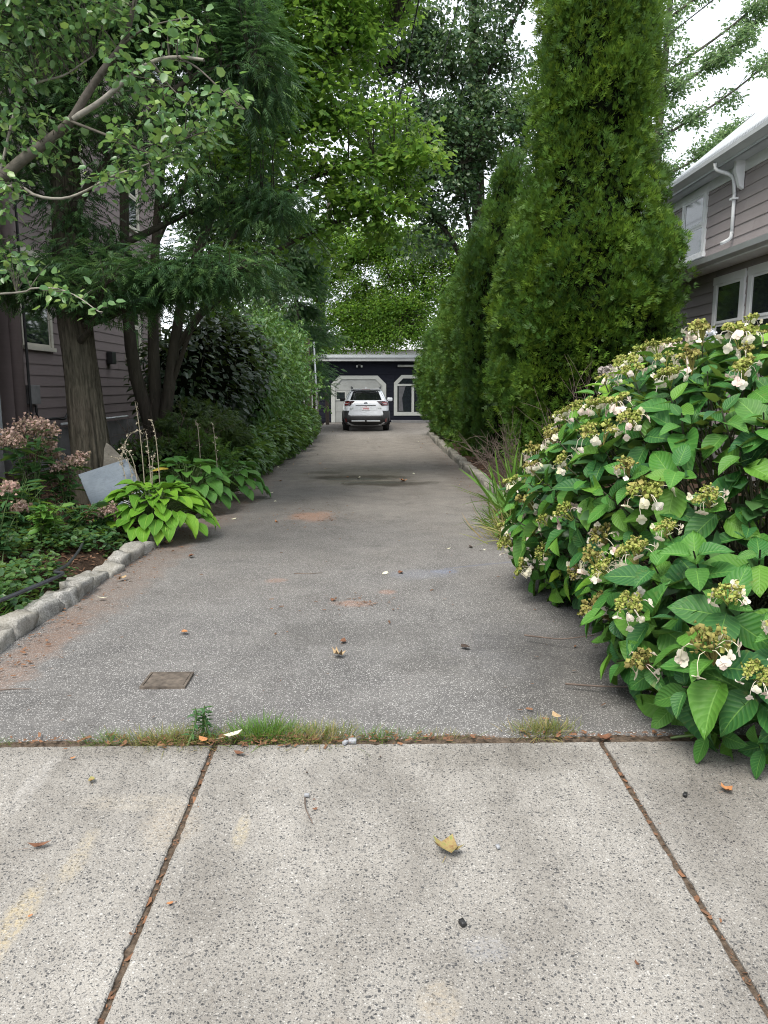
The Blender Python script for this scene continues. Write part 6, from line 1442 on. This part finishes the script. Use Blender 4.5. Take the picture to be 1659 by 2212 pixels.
# flower heads: a flat cluster of buds with large petalled florets hanging round the rim
PETAL = tri([(0, 0, 0)] + [(.5 + .52*math.cos(a), .50*math.sin(a), .10*math.cos(2*a) - .02) for a in np.linspace(2.7, -2.7, 7)], [(0, i+1, i+2) for i in range(6)])
def head_meshes(seed, r, mat_b, mat_p, n_fl, n_b=120):
    g = np.random.default_rng(seed); r_ = r
    # several little branchlets, each topped by a loose tuft of buds: an uneven flat cluster
    nb = 11; ba = g.uniform(0, 6.28, nb); bq = np.sqrt(g.random(nb))*r*.72; tip = np.stack([np.cos(ba)*bq, np.sin(ba)*bq, .012 - .10*bq*bq/r + g.normal(size=nb)*.006], -1)
    k = g.integers(0, nb, n_b); P = tip[k] + g.normal(size=(n_b, 3))*np.array([r*.15, r*.15, .0045])
    V, F, T = scatter([BUD], P, frames(rand_unit(g, n_b), rand_unit(g, n_b)), np.where(g.random(n_b) < .75, .0055, .0085), g)
    st = [tube(curve((0, 0, -.06), (t_[0]*.4, t_[1]*.4, -.02), t_, 4), .0018, 3) for t_ in tip]
    SV, SF = join_tubes(st); SF = np.concatenate([SF[:, [0, 1, 2]], SF[:, [0, 2, 3]]])
    bud = np_mesh("flower_head", np.vstack([V, SV]), np.vstack([F, SF + len(V)]), mat_b, False, np.concatenate([T, np.full(len(SV), .3)]))
    Vs, Fs, Ts = [], [], []; b = 0
    for k in range(n_fl):
        aa = g.uniform(0, 6.283); rr = r*g.uniform(.8, 1.25); c = np.array([math.cos(aa)*rr, math.sin(aa)*rr, g.uniform(-.05, -.005)])
        fn = norm(np.array([math.cos(aa)*.8, math.sin(aa)*.8, g.uniform(-.6, .5)]) + g.normal(size=3)*.25); s1 = norm(np.cross(fn, [0.1, .2, 1.])); s2 = np.cross(fn, s1); tt = g.random(); ph = g.uniform(0, 1.5); ps = g.uniform(.011, .020)
        for m in range(4):
            d = math.cos(ph + m*1.5708)*s1 + math.sin(ph + m*1.5708)*s2
            f = frames(np.array([d + fn*g.uniform(-.5, .25)]), np.array([fn]))[0]; Vp = (PETAL[0]*np.array([1, 1.1, 1.0])*ps*g.uniform(.85, 1.15)) @ f.T + c
            Vs.append(Vp); Fs.append(PETAL[1] + b); b += len(Vp); Ts.append(np.full(len(Vp), np.clip(tt*.6 + g.normal()*.06, 0, .99)))
        tv, tf = tube(curve((math.cos(aa)*r*.3, math.sin(aa)*r*.3, -.01), (math.cos(aa)*rr*.8, math.sin(aa)*rr*.8, .015), c, 4), .0012, 3); tf = np.concatenate([tf[:, [0, 1, 2]], tf[:, [0, 2, 3]]])
        Vs.append(tv); Fs.append(tf + b); b += len(tv); Ts.append(np.full(len(tv), .95))
    fl = np_mesh("florets", np.concatenate(Vs), np.concatenate(Fs), mat_p, False, np.concatenate(Ts))
    return bud, fl
_g = np.random.default_rng(3)
HEADS = [head_meshes(k, _g.uniform(.045, .07), M['buds'], M['petal'], int(_g.integers(6, 15)), int(_g.integers(100, 190))) for k in range(8)] + [head_meshes(20 + k, _g.uniform(.04, .06), M['buds_brown'], M['petal'], int(_g.integers(5, 14)), int(_g.integers(50, 110))) for k in range(5)]
WHITE = head_meshes(46, .055, M['petal_white'], M['petal_white'], 7, 60)
DRY = head_meshes(47, .05, M['dryhead'], M['dryhead'], 14, 200)
sc_ = []
for i, (p, ax, nrm) in enumerate(tips):
    q = (p - CEN)/RAD
    v = norm(camp - p)
    w = .20*max(0, q[2]) + .42*max(0, -q[0]) + .14*max(0, -q[1]) + .55*rng.random()
    if p[2] > 1.45: w += .12
    if p[2] < .35: w -= .25
    sc_.append(w)
pick = np.argsort(-np.array(sc_))[:96]
for c, i in enumerate(pick):
    p, ax, nrm = tips[i]
    if p[2] > 1.5 and c in (9, 27, 45): bud, fl = DRY
    elif c == 20: bud, fl = WHITE
    else: bud, fl = HEADS[rng.integers(0, 13) if p[2] < 1.2 else rng.integers(0, 9)]
    N = norm(ax*.7 + np.array([0, 0, .5]) + nrm*.25); D = norm(np.cross(N, [.3, 1, .1])); s = rng.uniform(1.0, 1.9)
    o = place_leaf(bud, HY, p + ax*.055 - HB0, D, N, s, "flower_head")
    link("florets", fl, o)["kind"] = "stuff"
# ------------------------------------------------------------------ white estate car parked in front of the garage
CAR = tag(empty("parked_car", (-0.17, 29.45, float(gz(29.5)) + .002)), "white estate car parked nose in with black rear bumper and roof rails", "car")
# horizontal outlines: height, rear y, front y, half width (car points to +Y, tail at y = 0)
ZL = [.24, .34, .50, .66, .80, .93, 1.02, 1.10, 1.19, 1.30, 1.42, 1.53, 1.59, 1.625]
YR = [.16, .05, .00, .03, .06, .08, .10, .13, .20, .34, .49, .63, .74, .95]
YFr = [4.62, 4.74, 4.80, 4.82, 4.78, 4.68, 4.30, 3.72, 3.52, 3.28, 3.02, 2.75, 2.55, 2.2]
HW = [.80, .88, .915, .925, .925, .92, .91, .885, .825, .775, .72, .66, .60, .48]
EXP = [6, 6, 6, 6, 6, 6, 6, 6, 6.5, 7, 7, 7, 6, 5]
def cz(z): return [np.interp(z, ZL, q) for q in (YR, YFr, HW, EXP)]
def rear_y(x, z):
    a, b, w, n = cz(z); yc, l = (a + b)/2, (b - a)/2; t = max(0.0, 1 - min(1.0, abs(x)/w)**n); return yc - l*t**(1/n)
def side_x(y, z):
    a, b, w, n = cz(z); yc, l = (a + b)/2, (b - a)/2; t = max(0.0, 1 - min(1.0, abs(y - yc)/l)**n); return w*t**(1/n)
zs = np.unique(np.concatenate([np.linspace(.24, 1.625, 40), ZL])); S = 72; V = []; F = []
for z in zs:
    a, b, w, n = cz(z); yc, l = (a + b)/2, (b - a)/2
    for k in range(S):
        th = 2*math.pi*k/S; c, s = math.cos(th), math.sin(th)
        V.append((math.copysign(abs(c)**(2/n), c)*w, yc + math.copysign(abs(s)**(2/n), s)*l, z))
for i in range(len(zs) - 1):
    for k in range(S): F.append((i*S + k, i*S + (k+1) % S, (i+1)*S + (k+1) % S, (i+1)*S + k))
b_ = MB(); b_.add(V, F + [tuple(range(S))[::-1], tuple((len(zs)-1)*S + k for k in range(S))])
body = b_.build("body", M['carpaint'], CAR, smooth=True)
def rear_patch(poly, off, nx=10, nz=8):
    """a skin lying on the tail; poly = four corners (x,z): bl, br, tr, tl"""
    b = MB(); P = [np.array(p, float) for p in poly]; V = []
    for j in range(nz + 1):
        v = j/nz
        for i in range(nx + 1):
            u = i/nx; q = (P[0]*(1-u) + P[1]*u)*(1-v) + (P[3]*(1-u) + P[2]*u)*v; V.append((q[0], rear_y(q[0], q[1]) - off, q[1]))
    F = [(j*(nx+1)+i, j*(nx+1)+i+1, (j+1)*(nx+1)+i+1, (j+1)*(nx+1)+i) for j in range(nz) for i in range(nx)]
    return b.add(V, F)
def side_patch(poly, sd, off=.006, ny=10, nz=6):
    b = MB(); P = [np.array(p, float) for p in poly]; V = []
    for j in range(nz + 1):
        v = j/nz
        for i in range(ny + 1):
            u = i/ny; q = (P[0]*(1-u) + P[1]*u)*(1-v) + (P[3]*(1-u) + P[2]*u)*v; V.append((sd*(side_x(q[0], q[1]) + off), q[0], q[1]))
    F = [(j*(ny+1)+i, j*(ny+1)+i+1, (j+1)*(ny+1)+i+1, (j+1)*(ny+1)+i) for j in range(nz) for i in range(ny)]
    return b.add(V, F)
rear_patch([(-.745, 1.20), (.745, 1.20), (.575, 1.545), (-.575, 1.545)], .008).build("rear_window", M['carglass'], CAR, smooth=True)
tg = rear_patch([(-.70, .64), (.70, .64), (.80, 1.17), (-.80, 1.17)], .004, 14, 8).build("tailgate", M['carpaint'], CAR, smooth=True)
rear_patch([(-.41, .80), (.41, .80), (.44, .97), (-.44, .97)], .009).build("plate_recess", M['carpaint'], tg, smooth=True)
rear_patch([(-.39, .985), (.39, .985), (.39, 1.01), (-.39, 1.01)], .018).build("handle_strip", M['black_plastic'], tg, smooth=True)
pl = rear_patch([(-.155, .815), (.155, .815), (.155, .965), (-.155, .965)], .018, 4, 3).build("licence_plate", M['plate'], CAR)
for k, x in enumerate((-.10, -.06, -.02, .02, .06, .10)):
    rear_patch([(x - .012, .85), (x + .012, .85), (x + .012, .915), (x - .012, .915)], .020, 1, 1).build("plate_character", M['plate_red'], pl)
rear_patch([(-.05, .935), (.05, .935), (.05, .955), (-.05, .955)], .020, 1, 1).build("plate_character", M['plate_red'], pl)
em = MB(); em.tube([(math.cos(a)*.068, rear_y(0, 1.085) - .012, 1.085 + math.sin(a)*.036) for a in np.linspace(0, 6.283, 17)], .006, 5, False); emb = em.build("emblem", M['silver'], CAR, smooth=True)
dk = MB(); dk.prism([(math.cos(a)*.064, 1.085 + math.sin(a)*.033) for a in np.linspace(0, 6.283, 16, endpoint=False)], 'y', rear_y(0, 1.085) - .012, rear_y(0, 1.085) - .006); dk.build("emblem_field", M['emblem'], emb)
for (x, z) in ((-.032, 1.094), (.005, 1.096), (.032, 1.09), (-.008, 1.074), (.022, 1.072)):
    q = MB(); q.prism([(x - .007, z), (x, z - .007), (x + .007, z), (x, z + .007)], 'y', rear_y(0, 1.085) - .015, rear_y(0, 1.085) - .012); q.build("emblem_star", M['silver'], emb)
for sd in (-1, 1):
    x = lambda a, b: (a, b) if sd > 0 else (-a, b)
    def P4(p): return [x(*q) for q in p] if sd > 0 else [x(*p[1]), x(*p[0]), x(*p[3]), x(*p[2])]
    lt = rear_patch(P4([(.62, .985), (.905, .985), (.90, 1.175), (.42, 1.165)]), .012, 10, 5).build("tail_light", M['lens_dark'], CAR, smooth=True)
    rear_patch(P4([(.70, 1.0), (.895, 1.0), (.895, 1.06), (.68, 1.06)]), .018, 6, 2).build("lamp_lens", M['lens'], lt, smooth=True)
    rear_patch(P4([(.64, 1.08), (.89, 1.08), (.885, 1.14), (.62, 1.13)]), .018, 6, 2).build("lamp_lens", M['lens'], lt, smooth=True)
    rear_patch(P4([(.69, 1.062), (.80, 1.062), (.80, 1.078), (.67, 1.078)]), .018, 4, 1).build("reversing_lens", M['lens_white'], lt, smooth=True)
    side_patch([(.26, .99), (.52, 1.03), (.50, 1.12), (.34, 1.13)], sd).build("lamp_side", M['lens'], lt, smooth=True)
    rear_patch(P4([(.735, .37), (.80, .37), (.82, .56), (.755, .56)]), .030, 3, 3).build("reflector", M['lens'], CAR)
    side_patch([(.62, 1.21), (2.0, 1.21), (1.9, 1.50), (.86, 1.50)], sd).build("side_window", M['carglass'], CAR, smooth=True)
    side_patch([(2.06, 1.21), (3.25, 1.21), (2.75, 1.50), (1.98, 1.50)], sd).build("side_window", M['carglass'], CAR, smooth=True)
    side_patch([(.30, .26), (4.6, .26), (4.6, .44), (.30, .44)], sd, .012, 20, 3).build("side_cladding", M['black_plastic'], CAR, smooth=True)
    MB().tube(smooth_path([(sd*.56, .82, 1.60), (sd*.575, 1.0, 1.685), (sd*.59, 1.7, 1.70), (sd*.575, 2.4, 1.685), (sd*.56, 2.6, 1.60)], 16), .026, 8).build("roof_rail", M['black_plastic'], CAR, smooth=True)
    mr = MB(); mr.box(-.11, .11, -.06, .06, -.075, .075); m_ = mr.build("door_mirror", M['carpaint'] if sd > 0 else M['black_plastic'], CAR, bevel=.035, smooth=True); m_.location = (sd*1.0, 3.05, 1.18)
    for yw in (.98, 3.72):
        wh = empty("wheel", (sd*.80, yw, .345)); wh.parent = CAR
        ty = MB(); prof = [(-.115, .235), (-.12, .31), (-.095, .345), (.095, .345), (.12, .31), (.115, .235)]; S2 = 36; V = []; F = []
        for k in range(S2):
            a = 6.28319*k/S2
            for (xx, rr) in prof: V.append((xx, math.cos(a)*rr, math.sin(a)*rr))
        for k in range(S2):
            for j in range(len(prof)-1): F.append((k*6+j, k*6+j+1, ((k+1) % S2)*6+j+1, ((k+1) % S2)*6+j))
        ty.add(V, F); ty.build("tyre", M['rubber'], wh, smooth=True)
        rm = MB()
        for k in range(10):
            a0 = 6.28319*k/10; rm.add([(sd*.09, math.cos(a0-.12)*.07, math.sin(a0-.12)*.07), (sd*.09, math.cos(a0+.12)*.07, math.sin(a0+.12)*.07), (sd*.10, math.cos(a0+.10)*.235, math.sin(a0+.10)*.235), (sd*.10, math.cos(a0-.10)*.235, math.sin(a0-.10)*.235)], [(0, 1, 2, 3)])
        rm.tube([(sd*.07, 0, 0), (sd*.10, 0, 0)], .075, 14); rm.build("rim", M['silver'], wh)
    ar = MB(); ar.tube([(sd*.915, .98 + math.cos(a)*.40, .345 + math.sin(a)*.40) for a in np.linspace(-.25, 3.39, 20)], .03, 6); ar.build("wheel_arch", M['black_plastic'], CAR, smooth=True)
    ar = MB(); ar.tube([(sd*.905, 3.72 + math.cos(a)*.40, .345 + math.sin(a)*.40) for a in np.linspace(-.25, 3.39, 20)], .03, 6); ar.build("wheel_arch", M['black_plastic'], CAR, smooth=True)
# black bumper rising at the corners
bp = MB(); V = []; F = []; nx = 28; prof = [(0, .25), (1, .33), (2, .48), (3, 1.0)]
for j, z in enumerate((.245, .32, .42, .52, .62)):
    for i in range(nx + 1):
        xx = -.915 + 1.83*i/nx; top = np.interp(abs(xx), [0, .60, .70, .78, .92], [.62, .62, .66, .78, .80]); zz = z if j < 4 else top
        V.append((xx*min(1, float(np.interp(zz, ZL, HW))/.925), rear_y(xx*.985, zz) - (.045 if 1 <= j <= 3 else .012), zz))
for j in range(4):
    for i in range(nx): F.append((j*(nx+1)+i, j*(nx+1)+i+1, (j+1)*(nx+1)+i+1, (j+1)*(nx+1)+i))
bp.add(V, F); bump_ = bp.build("rear_bumper", M['black_plastic'], CAR, smooth=True)
for sd in (-1, 1): side_patch([(.06, .26), (.62, .26), (.60, .78), (.10, .80)], sd, .012).build("bumper_corner", M['black_plastic'], bump_, smooth=True)
sk = MB(); sk.box(-.55, .55, -.075, -.045, .385, .44); sk.build("skid_plate", M['silver'], bump_, bevel=.01)
MB().tube([(0, -.05, .42), (0, -.10, .40), (0, -.11, .46)], .035, 8).build("tow_socket", M['black_plastic'], bump_)
MB().box(-.66, .66, -.055, -.045, .60, .615).build("bumper_step", M['silver'], bump_)
for (x0, x1, z0, z1) in ((-.62, -.48, .875, .89), (-.62, -.52, .845, .858), (.46, .60, .875, .888)):
    rear_patch([(x0, z0), (x1, z0), (x1, z1), (x0, z1)], .010, 2, 1).build("badge", M['silver'], tg)
sp = MB(); sp.prism([(-.60, 1.60), (.60, 1.60), (.56, 1.63), (-.56, 1.63)], 'y', .60, .95); spo = sp.build("roof_spoiler", M['carpaint'], CAR, bevel=.008)
MB().box(-.16, .16, .595, .603, 1.602, 1.612).build("brake_lamp", M['lens'], spo)
an = MB(); an.prism([(1.55, 1.62), (1.70, 1.62), (1.60, 1.70), (1.57, 1.70)], 'x', -.015, .015); an.build("antenna_fin", M['carpaint'], CAR)
